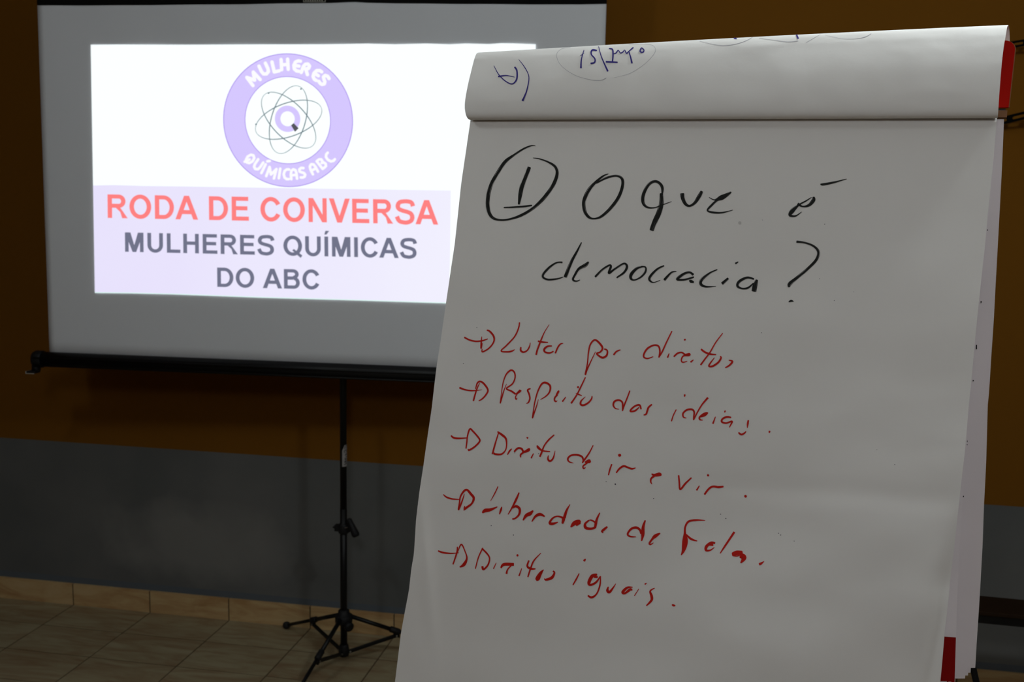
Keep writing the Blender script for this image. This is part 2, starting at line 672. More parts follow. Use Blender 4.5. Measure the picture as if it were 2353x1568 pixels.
# case: extruded tube with a flat lip, end caps and feet
case_c = SC_O - SC_T * 0.0245 - SC_N * 0.004
rr = 0.0262
ca, cb = case_c - SC_U * 0.045, case_c + SC_U * (SC_W + 0.045)
case = MB().tube(ca, cb, rr, n=36)
case.box((0, -0.0295, 0.004), (SC_W + 0.09, -0.0225, 0.010), (SC_U, -SC_N, SC_T), ca)
case.box((0, -0.030, -0.020), (SC_W + 0.09, -0.0235, -0.016), (SC_U, -SC_N, SC_T), ca)
case = case.build('roller_case', M_BLACK, screen, smooth=True)
for s, e in ((-1, ca), (1, cb)):
    cap = MB().lathe(e - SC_U * s * 0.022, SC_U * s, [(0, 0.0275), (0.003, 0.0292), (0.026, 0.0292), (0.034, 0.025), (0.036, 0.012)], 28)
    cap.box((-0.010, -0.022, -0.040), (0.010, 0.0, -0.018), (SC_U * s, -SC_N, SC_T), e)
    cap = cap.build('end_cap', M_PLASTIC, screen, smooth=True)
    ft = MB().box((-0.006, -0.030, -0.047), (0.026, 0.004, -0.039), (SC_U * s, -SC_N, SC_T), e)
    ft.build('foot_tab', M_PLASTIC, cap, bevel=0.002)
    ed = MB().box((-0.004, -0.032, -0.0475), (0.0275, -0.0302, -0.0455), (SC_U * s, -SC_N, SC_T), e)
    ed.box((0.0262, -0.032, -0.0475), (0.0275, 0.004, -0.0395), (SC_U * s, -SC_N, SC_T), e)
    ed.build('pale_edge', M_PALE, cap)

# pole, clamp, hub and legs
MB().tube((PX, PY, 0.030), (PX, PY, 0.56), 0.0118, n=24).build('lower_pole', M_BLACK, screen, smooth=True)
pole = MB().tube((PX, PY, 0.50), (PX, PY, 2.34), 0.0113, n=24).build('upper_pole', M_BLACK, screen, smooth=True)
pc = case_c + SC_U * ((V((PX, PY, 0)) - case_c).dot(SC_U))
MB().box((PX - 0.022, PY - 0.012, 1.016), (PX + 0.022, PY + 0.018, 1.068)).box((PX - 0.015, pc.y, 1.030), (PX + 0.015, PY, 1.056)).build('case_bracket', M_PLASTIC, screen, bevel=0.003)
MB().box((PX - 0.015, PY - 0.014, 2.305), (PX + 0.015, PY + 0.012, 2.345)).box((PX - 0.008, -0.330, 2.318), (PX + 0.008, PY, 2.334)).build('top_hook', M_PLASTIC, screen, bevel=0.002)
cl = MB().lathe((PX, PY, 0.472), (0, 0, 1), [(0, 0.0145), (0.004, 0.0175), (0.030, 0.0175), (0.036, 0.0145)], 24)
cl.box((PX - 0.030, PY - 0.010, 0.480), (PX + 0.024, PY + 0.010, 0.502))
cl.tube((PX - 0.038, PY, 0.491), (PX - 0.02, PY, 0.491), 0.004, n=10)
clamp = cl.build('height_clamp', M_PLASTIC, screen, smooth=True, bevel=0.0015)
ka, kb = V((PX + 0.024, PY - 0.012, 0.527)), V((PX + 0.052, PY - 0.020, 0.474))
kn = MB().lathe(ka, kb - ka, [(-0.004, 0.004), (0.0, 0.0085), (0.03, 0.011), (0.054, 0.0135), (0.062, 0.0115), (0.064, 0.006)], 18)
kn.tube((PX + 0.014, PY - 0.006, 0.493), (PX + 0.036, PY - 0.014, 0.497), 0.006, n=12)
kn.build('clamp_lever', M_PLASTIC, clamp, smooth=True)
MB().tube((PX + 0.010, PY - 0.0135, 0.497), (PX + 0.019, PY - 0.0135, 0.499), 0.0016, n=8).build('steel_pin', M_STEEL, clamp)

hub = MB().lathe((PX, PY, 0.150), (0, 0, 1), [(0, 0.024), (0.002, 0.029), (0.010, 0.030), (0.028, 0.030), (0.030, 0.028), (0.0305, 0.021), (0.046, 0.019), (0.050, 0.0145)], 24)
hub = hub.build('leg_hub', M_PLASTIC, screen, smooth=True)
MB().lathe((PX + 0.020, PY - 0.020, 0.152), (0.75, -0.6, -0.15), [(0, 0.012), (0.004, 0.0165), (0.016, 0.0165), (0.020, 0.012)], 16).build('lock_knob', M_PLASTIC, hub, smooth=True)
col = MB().lathe((PX, PY, 0.030), (0, 0, 1), [(0, 0.0135), (0.003, 0.0175), (0.024, 0.0185), (0.038, 0.016), (0.044, 0.013)], 24)
col = col.build('lower_collar', M_PLASTIC, screen, smooth=True)
RL, AN = 0.392164, 2.49605
for k, fr in ((0, 0.48), (-1, 0.41), (1, 0.41)):
    a = AN + k * 2 * math.pi / 3
    d = V((math.cos(a), math.sin(a), 0))
    h0 = V((PX, PY, 0.173)) + d * 0.024
    f0 = V((PX, PY, 0.013)) + d * (RL + (0.0 if k == 0 else 0.02))
    pv = h0.lerp(f0, fr)
    lg = MB().tube(h0, pv.lerp(h0, 0.05), 0.0074, n=14).tube(pv.lerp(h0, 0.3), f0, 0.0062, n=14)
    leg = lg.build('leg', M_BLACK, screen, smooth=True)
    ax = (f0 - h0).normalized()
    MB().lathe(pv - ax * 0.026, ax, [(0, 0.008), (0.003, 0.0108), (0.036, 0.0108), (0.040, 0.008)], 14).box((-0.012, -0.005, -0.020), (0.012, 0.005, -0.004), (ax, ax.cross(V((0, 0, 1))).normalized(), V((0, 0, 1))), pv).build('leg_joint', M_PLASTIC, leg, smooth=True)
    MB().lathe(f0 - ax * 0.022, ax, [(0, 0.006), (0.003, 0.0105), (0.012, 0.0135), (0.022, 0.0135), (0.029, 0.010), (0.033, 0.004)], 16).build('rubber_foot', M_RUBBER, leg, smooth=True)
    b0 = V((PX, PY, 0.046)) + d * 0.022
    b1 = pv - V((0, 0, 0.016))
    side = d.cross(V((0, 0, 1)))
    bx = (b1 - b0).normalized()
    L = (b1 - b0).length
    br = MB().box((-0.006, -0.0040, -0.0062), (L + 0.006, 0.0040, 0.0062), (bx, side, bx.cross(side)), b0).build('brace', M_BLACK, screen, bevel=0.0015)
    for p in (b0, b1):
        MB().tube(p - side * 0.0066, p + side * 0.0066, 0.0030, n=10).build('rivet', M_STEEL, br)

# paper sticker with pen writing wrapped on the pole
vs, fs = [], []
va = math.atan2((CAM_P - V((PX, PY, 0))).y, (CAM_P - V((PX, PY, 0))).x)
for j in range(13):
    z = 0.7095 + (0.784 - 0.7095) * j / 12
    for i in range(11):
        t0 = va + math.radians(-20 if j < 10 else -20 + (j - 9) * 14)
        t1 = va + math.radians(84)
        a = t0 + (t1 - t0) * i / 10
        vs.append(V((PX + 0.0121 * math.cos(a), PY + 0.0121 * math.sin(a), z)))
for j in range(12):
    for i in range(10):
        k = j * 11 + i
        fs.append((k, k + 1, k + 12, k + 11))
sticker = obj('paper_sticker', vs, fs, M_STICKER, pole, smooth=True)
scr_txt = """
350,1190,30 440,1150,30 460,1110,24 370,1080,30
370,1080,30 440,1040,34 480,1000,24 440,960,20
380,1010,30 420,960,34 380,920,24
460,1010,24 480,930,30 450,860,20
400,830,26 420,780,26 480,760,26 440,730,22
380,720,30 370,660,26 400,610,30 470,620,30 490,660,24 420,680,16
380,560,22 380,510,24 430,430,26 490,470,24 460,500,20 390,520,20
"""
ribbons('sticker_writing', parse(scr_txt, 770, 1000, 17.42), caster(sticker), M_INK_BLACK, sticker, lift=0.0002, step=0.5, wmul=1.0)

# ------------------------------------------------------------------ the projected slide (light on the fabric)
E_WHITE = emat('projected_white', rgb(247, 254, 255), 1.06)
E_RING = emat('projected_lilac', rgb(214, 200, 255))
E_RINGEDGE = emat('projected_lilac_edge', rgb(176, 152, 238))
E_RED = emat('projected_red', rgb(255, 130, 130))
E_GREY = emat('projected_slate', rgb(113, 116, 138))
E_DARK = emat('projected_dark_grey', rgb(84, 84, 92))
E_ORBIT = emat('projected_orbit_grey', rgb(102, 122, 130))
E_RLET = emat('projected_ring_letter_white', rgb(252, 252, 255))
E_GREEN = emat('projected_pale_edge', rgb(222, 250, 245))


def lavender():
    m = emat('projected_lavender', rgb(234, 230, 253))
    nt = m.node_tree
    geo = nt.nodes.new('ShaderNodeNewGeometry')
    n = nt.nodes.new('ShaderNodeTexNoise')
    n.inputs['Scale'].default_value = 2.2
    nt.links.new(geo.outputs['Position'], n.inputs['Vector'])
    sx = nt.nodes.new('ShaderNodeSeparateXYZ')
    nt.links.new(geo.outputs['Position'], sx.inputs[0])
    mr = nt.nodes.new('ShaderNodeMapRange')
    mr.inputs['From Min'].default_value = -2.1
    mr.inputs['From Max'].default_value = -0.75
    nt.links.new(sx.outputs[0], mr.inputs['Value'])
    ad = nt.nodes.new('ShaderNodeMath')
    ad.operation = 'MULTIPLY_ADD'
    nt.links.new(n.outputs['Fac'], ad.inputs[0])
    ad.inputs[1].default_value = 0.5
    nt.links.new(mr.outputs[0], ad.inputs[2])
    mx = nt.nodes.new('ShaderNodeMix')
    mx.data_type = 'RGBA'
    mx.inputs[6].default_value = rgb(228, 220, 252)
    mx.inputs[7].default_value = rgb(243, 242, 255)
    su = nt.nodes.new('ShaderNodeMath')
    su.operation = 'MULTIPLY'
    su.inputs[1].default_value = 0.72
    nt.links.new(ad.outputs[0], su.inputs[0])
    nt.links.new(su.outputs[0], mx.inputs[0])
    nt.links.new(mx.outputs[2], nt.nodes['Emission'].inputs[0])
    return m


E_LAV = lavender()
sl_top = [(208.5, 103), (270, 102.4), (420, 103), (600, 102.2), (744, 102), (845, 100.4), (907, 102), (979, 100.2), (1033, 102), (1070, 100.2), (1124, 101.5), (1152, 99.5), (1178, 99.8), (1231, 101.9)]
sl_bot = [(1215, 703.5), (1025, 697.5), (800, 690.3), (600, 684.5), (400, 677), (300, 674.5), (218, 673.5)]


def flat(name, px_polys, off, m, parent):
    vs, fs = [], []
    for poly in px_polys:
        k = len(vs)
        vs += [sp(x, y, off) for x, y in poly]
        fs.append(tuple(range(k, k + len(poly)))[::-1])
    return obj(name, vs, fs, m, parent)


slide = flat('projected_slide', [sl_top + sl_bot], 0.0010, E_WHITE, screen)
flat('pale_edge', [[(218, 671.5), (300, 672.5), (400, 675), (600, 682.5), (800, 688.3), (1025, 695.5), (1215, 701.5)] + sl_bot], 0.0014, E_GREEN, slide)
flat('lavender_panel', [[(214, 426.5), (260, 425.5), (330, 427.5), (420, 428.5), (600, 431.5), (800, 434.5), (1036, 438), (1034, 600), (1031, 695.5), (800, 688.3), (600, 682.5), (400, 675), (300, 672.5), (218, 671.5)]], 0.0018, E_LAV, slide)

SK = 0.018    # the slide leans a little: x grows by SK per pixel downwards


def ell(cx, cy, rx, ry, n=96, a0=0.0, a1=2 * math.pi):
    return [(cx + rx * math.cos(a0 + (a1 - a0) * i / n) + SK * ry * math.sin(a0 + (a1 - a0) * i / n), cy + ry * math.sin(a0 + (a1 - a0) * i / n)) for i in range(n + 1)]


def ring(name, cx, cy, rx, ry, qx, qy, off, m, parent, n=96):
    o_, i_ = ell(cx, cy, rx, ry, n), ell(cx, cy, qx, qy, n)
    vs = [sp(x, y, off) for x, y in o_ + i_]
    fs = [(i + 1, i, n + 1 + i, n + 2 + i) for i in range(n)]
    return obj(name, vs, fs, m, parent)


ring('lilac_ring', 662, 276.4, 148.5, 153, 98.2, 100.2, 0.0022, E_RING, slide)
ring('ring_outline', 662, 276.4, 149.3, 153.8, 147.3, 151.8, 0.0025, E_RINGEDGE, slide)
ring('ring_outline', 661.2, 276.3, 99, 101, 97.2, 99.2, 0.0025, E_RINGEDGE, slide)
ring('letter_ring', 660.8, 273.1, 29.3, 30.4, 16.4, 17.2, 0.0022, E_RING, slide, 48)
z1 = lambda x, y: (450 + x / 4.127, 80 + y / 4.127)
flat('letter_tail', [[z1(903, 858), z1(928, 838), z1(975, 887), z1(940, 921)]], 0.0026, E_DARK, slide)


def orbit(cx, cy, a, b, th, dot):
    q = []
    n = 90
    for i in range(n + 1):
        t = 2 * math.pi * i / n
        x, y = a * math.cos(t), b * math.sin(t)
        X = cx + x * math.cos(th) - y * math.sin(th)
        Y = cy + x * math.sin(th) + y * math.cos(th)
        wd = 4.6 + 5.0 * abs(math.sin(t)) ** 1.5
        p = z1(X, Y)
        q.append((p[0], p[1], wd / 4.127))
    vs, fs = [], []
    for i in range(n + 1):
        A, B = q[max(i - 1, 0)], q[min(i + 1, n)]
        dx, dy = B[0] - A[0], B[1] - A[1]
        L = math.hypot(dx, dy)
        for s in (-1, 1):
            vs.append(sp(q[i][0] - dy / L * q[i][2] / 2 * s, q[i][1] + dx / L * q[i][2] / 2 * s, 0.0028))
        if i:
            k = 2 * i
            fs.append((k - 2, k - 1, k + 1, k))
    k = len(vs)
    dc = z1(*dot)
    for i in range(12):
        vs.append(sp(dc[0] + 2.0 * math.cos(i * math.pi / 6), dc[1] + 2.0 * math.sin(i * math.pi / 6), 0.0030))
    fs.append(tuple(range(k, k + 12))[::-1])
    obj('orbit', vs, fs, E_ORBIT, slide)


orbit(878, 805, 332, 161, math.radians(-90 + 16.6), (997, 514))
orbit(880, 806, 330, 158, math.radians(-19.8), (571, 849))
orbit(880, 810, 333, 162, math.radians(46.4), (690, 553))

# --- capital letters, cap height 1, drawn from polygons and ring sections
EM = 1 / 0.716


def arc(cx, cy, rx, ry, t, ty, a0, a1, n=16):
    """ring section; angles in degrees, counter-clockwise, y up"""
    out = []
    for i in range(n):
        p, q = math.radians(a0 + (a1 - a0) * i / n), math.radians(a0 + (a1 - a0) * (i + 1) / n)
        out.append([(cx + rx * math.cos(p), cy + ry * math.sin(p)), (cx + rx * math.cos(q), cy + ry * math.sin(q)),
                    (cx + (rx - t) * math.cos(q), cy + (ry - ty) * math.sin(q)), (cx + (rx - t) * math.cos(p), cy + (ry - ty) * math.sin(p))])
    return out


def rc(x0, y0, x1, y1):
    return [(x0, y0), (x1, y0), (x1, y1), (x0, y1)]


def slide_font(t, h):
    """t: stem width, h: bar thickness"""
    F = {}
    F['I'] = (0.38, [rc(0.09, 0, 0.09 + t, 1)])
    F['Í'] = (0.38, F['I'][1] + [[(0.09, 1.10), (0.09 + t * 0.55, 1.10), (0.09 + t * 1.3, 1.29), (0.09 + t * 0.3, 1.29)]])
    F['L'] = (0.85, [rc(0.10, 0, 0.10 + t, 1), rc(0.10, 0, 0.80, h)])
    F['H'] = (1.01, [rc(0.10, 0, 0.10 + t, 1), rc(0.91 - t, 0, 0.91, 1), rc(0.10, 0.5 - h * 0.4, 0.91, 0.5 + h * 0.6)])
    F['E'] = (0.93, [rc(0.10, 0, 0.10 + t, 1), rc(0.10, 0, 0.86, h), rc(0.10, 1 - h, 0.84, 1), rc(0.10, 0.5 - h * 0.4, 0.80, 0.5 + h * 0.6)])
    F['U'] = (1.01, [rc(0.10, 0.38, 0.10 + t, 1), rc(0.91 - t, 0.38, 0.91, 1)] + arc(0.505, 0.38, 0.405, 0.395, t, h, 180, 360, 20))
    F['O'] = (1.09, arc(0.545, 0.5, 0.485, 0.515, t * 1.02, h * 1.02, 0, 360, 36))
    F['Q'] = (1.09, F['O'][1] + [[(0.52, 0.26), (0.60, 0.34), (1.04, 0.02), (0.95, -0.11)]])
    F['C'] = (1.01, arc(0.53, 0.5, 0.47, 0.515, t * 1.02, h * 1.02, 28, 332, 32))
    F['D'] = (1.01, [rc(0.10, 0, 0.10 + t, 1), rc(0.10, 0, 0.50, h), rc(0.10, 1 - h, 0.50, 1)] + arc(0.49, 0.5, 0.46, 0.5, t, h, -90, 90, 20))
    F['M'] = (1.16, [rc(0.10, 0, 0.10 + t * 0.95, 1), rc(1.06 - t * 0.95, 0, 1.06, 1),
                     [(0.10, 1), (0.10 + t * 1.45, 1), (0.58 + t * 0.52, 0), (0.58 - t * 0.48, 0)],
                     [(1.06, 1), (0.58 + t * 0.48, 0), (0.58 - t * 0.52, 0), (1.06 - t * 1.45, 1)]])
    F['N'] = (1.01, [rc(0.10, 0, 0.10 + t * 0.95, 1), rc(0.91 - t * 0.95, 0, 0.91, 1), [(0.10, 1), (0.10 + t * 1.05, 1), (0.91, 0), (0.91 - t * 1.05, 0)]])
    F['V'] = (0.93, [[(0.0, 1), (t * 1.10, 1), (0.465 + t * 0.48, 0), (0.465 - t * 0.52, 0)], [(0.93, 1), (0.465 + t * 0.52, 0), (0.465 - t * 0.48, 0), (0.93 - t * 1.10, 1)]])
    F['A'] = (1.01, [[(0.0, 0), (t * 1.10, 0), (0.505 + t * 0.50, 1), (0.505 - t * 0.56, 1)], [(1.01, 0), (0.505 + t * 0.56, 1), (0.505 - t * 0.50, 1), (1.01 - t * 1.10, 0)],
                     rc(0.24, 0.225, 0.77, 0.225 + h)])
    F['R'] = (1.01, [rc(0.10, 0, 0.10 + t, 1), rc(0.10, 1 - h, 0.60, 1), rc(0.10, 0.435, 0.60, 0.435 + h)] + arc(0.60, 0.7175, 0.30, 0.2825, t, h, -90, 90, 14) +
              [[(0.46, 0.44), (0.62, 0.50), (0.80, 0.26), (0.99, 0), (0.99 - t * 1.25, 0), (0.66, 0.26)]])
    F['B'] = (1.01, [rc(0.10, 0, 0.10 + t, 1), rc(0.10, 1 - h, 0.58, 1), rc(0.10, 0.46, 0.60, 0.46 + h), rc(0.10, 0, 0.62, h)] +
              arc(0.58, 0.745, 0.30, 0.255, t, h, -90, 90, 14) + arc(0.62, 0.31, 0.31, 0.31, t, h, -90, 90, 14))
    s = []
    pts = [(0.865, 0.735), (0.80, 0.885), (0.65, 0.93), (0.46, 0.93), (0.27, 0.885), (0.19, 0.745), (0.24, 0.615), (0.42, 0.545), (0.62, 0.495), (0.78, 0.42), (0.83, 0.27), (0.77, 0.135), (0.60, 0.065), (0.45, 0.065), (0.25, 0.12), (0.145, 0.305)]
    q = resample([(x, y, t) for x, y in pts], 0.04)
    for i in range(len(q) - 1):
        def nn(k):
            a, b = q[max(k - 1, 0)], q[min(k + 1, len(q) - 1)]
            dx, dy = b[0] - a[0], b[1] - a[1]
            L = math.hypot(dx, dy)
            ax_, ay_ = -dy / L * t / 2, dx / L * h / 2
            return ax_, ay_
        a, b = nn(i), nn(i + 1)
        s.append([(q[i][0] + a[0], q[i][1] + a[1]), (q[i + 1][0] + b[0], q[i + 1][1] + b[1]), (q[i + 1][0] - b[0], q[i + 1][1] - b[1]), (q[i][0] - a[0], q[i][1] - a[1])])
    F['S'] = (0.97, s)
    F[' '] = (0.385, [])
    return F


def text_line(name, txt, x0, y0, x1, y1, cap0, cap1, F, off, m, parent):
    """baseline from (x0,y0) to (x1,y1), cap height cap0..cap1, all measured on the slide"""
    first_lsb = min(x for p in F[txt[0]][1] for x, y in p)
    last = F[txt[-1]]
    rsb = last[0] - max(x for p in last[1] for x, y in p)
    total = sum(F[c][0] for c in txt) - first_lsb - rsb
    vs, fs = [], []
    pen = -first_lsb
    for c in txt + ' ':
        if c == ' ' and vs:
            obj(name, vs, fs, m, parent)
            vs, fs = [], []
        for poly in F[c][1]:
            k = len(vs)
            for x, y in poly:
                u_ = (pen + x) / total
                cap = cap0 + (cap1 - cap0) * u_
                X = x0 + (x1 - x0) * u_ - SK * cap * y * 0.6
                Y = y0 + (y1 - y0) * u_ - cap * y
                vs.append(sp(X, Y, off))
            fs.append(tuple(range(k, k + len(poly))))
        pen += F[c][0]


F1 = slide_font(0.198, 0.172)
text_line('title_word', 'RODA DE CONVERSA', 247.5, 501, 1007, 516.5, 54.2, 56, F1, 0.0022, E_RED, slide)
text_line('subtitle_word', 'MULHERES QUÍMICAS', 287.5, 578.8, 958.7, 594.3, 44.6, 46.0, F1, 0.0022, E_GREY, slide)
text_line('subtitle_word', 'DO ABC', 499.3, 659.6, 734, 665.6, 44.6, 45.4, F1, 0.0022, E_GREY, slide)


RF = {  # rounded heavy letters as centre lines in a 1 x 1 cell
    'M': ((1.12), [[(0.0, 0.0), (0.06, 1.0), (0.56, 0.30), (1.06, 1.0), (1.12, 0.0)]]),
    'U': ((0.85), [[(0.0, 1.0), (0.0, 0.40), (0.10, 0.12), (0.42, 0.0), (0.74, 0.12), (0.84, 0.40), (0.84, 1.0)]]),
    'L': ((0.62), [[(0.0, 1.0), (0.0, 0.0), (0.60, 0.0)]]),
    'H': ((0.80), [[(0.0, 0.0), (0.0, 1.0)], [(0.78, 0.0), (0.78, 1.0)], [(0.0, 0.48), (0.78, 0.48)]]),
    'E': ((0.72), [[(0.70, 1.0), (0.42, 1.0), (0.12, 0.84), (0.0, 0.50), (0.12, 0.16), (0.42, 0.0), (0.70, 0.0)], [(0.05, 0.50), (0.62, 0.50)]]),
    'R': ((0.78), [[(0.0, 0.0), (0.0, 0.62), (0.14, 0.90), (0.42, 1.0), (0.68, 0.86), (0.66, 0.60), (0.30, 0.46)], [(0.38, 0.46), (0.78, 0.0)]]),
    'S': ((0.72), [[(0.70, 0.92), (0.40, 1.0), (0.10, 0.90), (0.06, 0.68), (0.30, 0.54), (0.58, 0.42), (0.70, 0.22), (0.54, 0.03), (0.26, 0.0), (0.0, 0.06)]]),
    'Q': ((0.95), [[(0.46, 0.0), (0.14, 0.14), (0.0, 0.50), (0.14, 0.86), (0.46, 1.0), (0.80, 0.86), (0.94, 0.50), (0.80, 0.14), (0.46, 0.0)], [(0.46, 0.42), (0.20, -0.10)]]),
    'I': ((0.10), [[(0.0, 0.0), (0.0, 1.0)]]),
    'Í': ((0.10), [[(0.0, 0.0), (0.0, 1.0)], [(0.02, 1.36), (0.30, 1.50)]]),
    'C': ((0.72), [[(0.72, 1.0), (0.42, 1.0), (0.12, 0.84), (0.0, 0.50), (0.12, 0.16), (0.42, 0.0), (0.72, 0.0)]]),
    'A': ((0.80), [[(0.0, 0.0), (0.0, 0.50), (0.12, 0.86), (0.42, 1.0), (0.70, 0.88), (0.80, 0.55), (0.80, 0.0)], [(0.0, 0.40), (0.80, 0.40)]]),
    'B': ((0.76), [[(0.0, 0.0), (0.0, 1.0), (0.42, 1.0), (0.66, 0.86), (0.62, 0.62), (0.40, 0.54), (0.68, 0.44), (0.76, 0.22), (0.60, 0.02), (0.36, 0.0), (0.0, 0.0)]]),
}


def ring_text(letters, size, wid, stroke, bottom):
    """letters: (char, zoom x, zoom y) of each centre; upright along the ring"""
    vs, fs = [], []
    for ch, zx, zy in letters:
        cx, cy = z1(zx, zy)
        dx, dy = cx - 661.6, cy - 276.4
        a = math.atan2(dx, -dy) if not bottom else math.atan2(-dx, dy)
        ux, uy = math.cos(a), math.sin(a)          # along the baseline
        vx, vy = math.sin(a), -math.cos(a)         # letter up
        wch, lines = RF[ch]
        hgt = size - stroke
        for ln in lines:
            q = [(cx + ux * (x - wch / 2) * hgt * wid + vx * (y - 0.5) * hgt, cy + uy * (x - wch / 2) * hgt * wid + vy * (y - 0.5) * hgt) for x, y in ln]
            r = stroke / 2
            for p in q:
                k = len(vs)
                vs += [sp(p[0] + r * math.cos(t * math.pi / 6), p[1] + r * math.sin(t * math.pi / 6), 0.0027) for t in range(12)]
                fs.append(tuple(range(k, k + 12)))
            for p, n_p in zip(q, q[1:]):
                ex, ey = n_p[0] - p[0], n_p[1] - p[1]
                L = math.hypot(ex, ey)
                nx, ny = -ey / L * r, ex / L * r
                k = len(vs)
                vs += [sp(X, Y, 0.0027) for X, Y in ((p[0] + nx, p[1] + ny), (n_p[0] + nx, n_p[1] + ny), (n_p[0] - nx, n_p[1] - ny), (p[0] - nx, p[1] - ny))]
                fs.append((k, k + 1, k + 2, k + 3))
    return obj('ring_lettering', vs, fs, E_RLET, slide)


ring_text([('M', 545, 416), ('U', 650, 327), ('L', 757, 300), ('H', 843, 281), ('E', 958, 294), ('R', 1045, 322), ('E', 1145, 378), ('S', 1216, 428)], 31.5, 0.82, 8.0, False)
ring_text([('Q', 515, 1178), ('U', 590, 1235), ('Í', 645, 1272), ('M', 718, 1308), ('I', 797, 1316), ('C', 858, 1323), ('A', 928, 1322), ('S', 1008, 1308)], 28.5, 0.74, 6.2, True)
ring_text([('A', 1113, 1270), ('B', 1195, 1220), ('C', 1268, 1168)], 28.5, 0.74, 6.2, True)

# ------------------------------------------------------------------ flip chart: easel and paper pad
FO = V((-0.31566404, -2.16598009, 1.72196518))
FU = V((0.97980849, -0.19993832, 0.0))
FT = V((-0.02782604, -0.13636299, -0.99026807))
FN = V((-0.19799253, -0.97027306, 0.1391731))      # towards the viewer


def fp(u_, t_, m_):
    return FO + FU * u_ + FT * t_ + FN * m_


def fh(x, y, m_):
    return hit(x, y, FO + FN * m_, FN)


def interp(tab, y):
    if y <= tab[0][1]:
        a, b = tab[0], tab[1]
    elif y >= tab[-1][1]:
        a, b = tab[-2], tab[-1]
    else:
        for a, b in zip(tab, tab[1:]):
            if a[1] <= y <= b[1]:
                break
    return a[0] + (b[0] - a[0]) * (y - a[1]) / (b[1] - a[1])


pad = thing('flip_chart_pad', 'large white flip chart pad with black and red handwriting, clamped on the easel', 'flip chart pad', fp(0.32, 0.86, 0.0))
easel = thing('flip_chart_easel', 'flip chart easel with red clamp bar and black legs, behind the paper pad', 'easel', tuple((fp(0.32, 1.7, -0.05).x, fp(0.32, 1.7, -0.05).y, 0)))

# --- easel: red header clamp, brown board, legs
cr = 0.0105
HDR = [(0.0, 0.0)]
uR0, uR1 = 0.6450, 0.6475
prof = []
for k in range(9):
    a = math.radians(90 * k / 8)
    prof.append((0.6490 - cr + cr * math.sin(a), -0.0795 + cr - cr * math.cos(a)))
prof += [(0.6470, -0.0062), (0.012, -0.0062)]
for k in range(9):
    a = math.radians(90 * k / 8)
    prof.append((0.012 + cr - cr * math.cos(a), -0.0795 + cr - cr * math.sin(a)))
n_ = len(prof)
vs = [fp(a, b, 0.0060) for a, b in prof] + [fp(a, b, 0.0015) for a, b in prof]
fs = [tuple(range(n_))[::-1], tuple(range(n_, 2 * n_))] + [(i, (i + 1) % n_, n_ + (i + 1) % n_, n_ + i) for i in range(n_)]
clampbar = obj('clamp_bar', vs, fs, M_RED, easel)
vs = [fp(a + (0.0012 if a > 0.3 else -0.001), b - 0.001, 0.0014) for a, b in prof] + [fp(a + (0.0012 if a > 0.3 else -0.001), b - 0.001, -0.0010) for a, b in prof]
obj('clamp_backing', vs, fs, M_CARD, easel)
MB().box((0.014, -0.0035, -0.004), (0.6462, 0.0040, 0.0035), (FU, FT, FN), fp(0, 0, 0)).build('header_edge', M_BROWN, easel)
MB().box((0.014, -0.0058, -0.004), (0.6445, -0.0036, 0.0015), (FU, FT, FN), fp(0, 0, 0)).build('clamp_gap', M_BLACK, easel)
MB().box((0.045, 0.0045, -0.016), (0.600, 0.56, -0.012), (FU, FT, FN), fp(0, 0, 0)).build('back_board', M_BROWN, easel)
MB().box((0.03, -0.060, -0.026), (0.62, -0.035, -0.012), (FU, FT, FN), fp(0, 0, 0)).build('top_rail', M_BLACK, easel)


def easel_leg(top, thru, r=0.0085, label=None):
    d = thru - top
    k = -(top.z - 0.012) / d.z
    ft = top + d * k
    ax = d.normalized()
    sd = ax.cross(FN).normalized()
    L = (ft - top).length
    lg = MB().box((0, -r * 0.70, -r), (L, r * 0.75, r), (ax, sd, sd.cross(ax)), top).build('leg', M_BLACK, easel, bevel=0.002)
    MB().lathe(ft - ax * 0.03, ax, [(0, r * 1.3), (0.004, r * 1.6), (0.032, r * 1.6), (0.036, r)], 14).build('rubber_foot', M_RUBBER, lg, smooth=True)


easel_leg(fh(1971, 330, -0.022), fh(2243.5, 1568, -0.022), 0.0048)
easel_leg(fp(0.18, 0.045, -0.022), fp(0.030, 0.62, -0.022), 0.0048)
rt = fp(0.32, -0.03, -0.035)
easel_leg(rt, rt + V((0.10, 0.50, -1.70)))

# --- pad: paper sheets
LE = [(1081.5, 268), (1081.2, 276), (1060, 420), (1045, 560), (1039, 600), (1024.6, 698), (1013, 780), (1002.6, 847), (991.4, 943), (982.8, 1000), (973, 1070), (963.2, 1134), (956, 1195), (952.2, 1256), (951.0, 1274), (945, 1309), (939.7, 1357), (931.3, 1401), (921.8, 1452), (907.5, 1568), (896, 1660), (884, 1760)]
RE = [(2291, 268), (2290.5, 273), (2281.7, 380), (2273, 460), (2262.8, 569), (2251, 678.5), (2241, 778), (2231, 888), (2225.6, 936), (2218, 1029), (2209.7, 1102), (2201.4, 1178), (2192.5, 1261), (2183, 1338), (2176.5, 1405), (2171, 1450), (2169, 1475), (2164.7, 1524), (2161, 1564), (2150, 1660), (2141, 1760)]


def gauss(x, s):
    return math.exp(-(x / s) ** 2)


def seg_dist(px, py, ax, ay, bx, by):
    dx, dy = bx - ax, by - ay
    L = math.hypot(dx, dy)
    t_ = ((px - ax) * dx + (py - ay) * dy) / (L * L)
    side = ((px - ax) * dy - (py - ay) * dx) / L
    e = 1.0 if 0 <= t_ <= 1 else max(0.0, 1 - (min(abs(t_), abs(t_ - 1)) * L / 170.0))
    return side, e


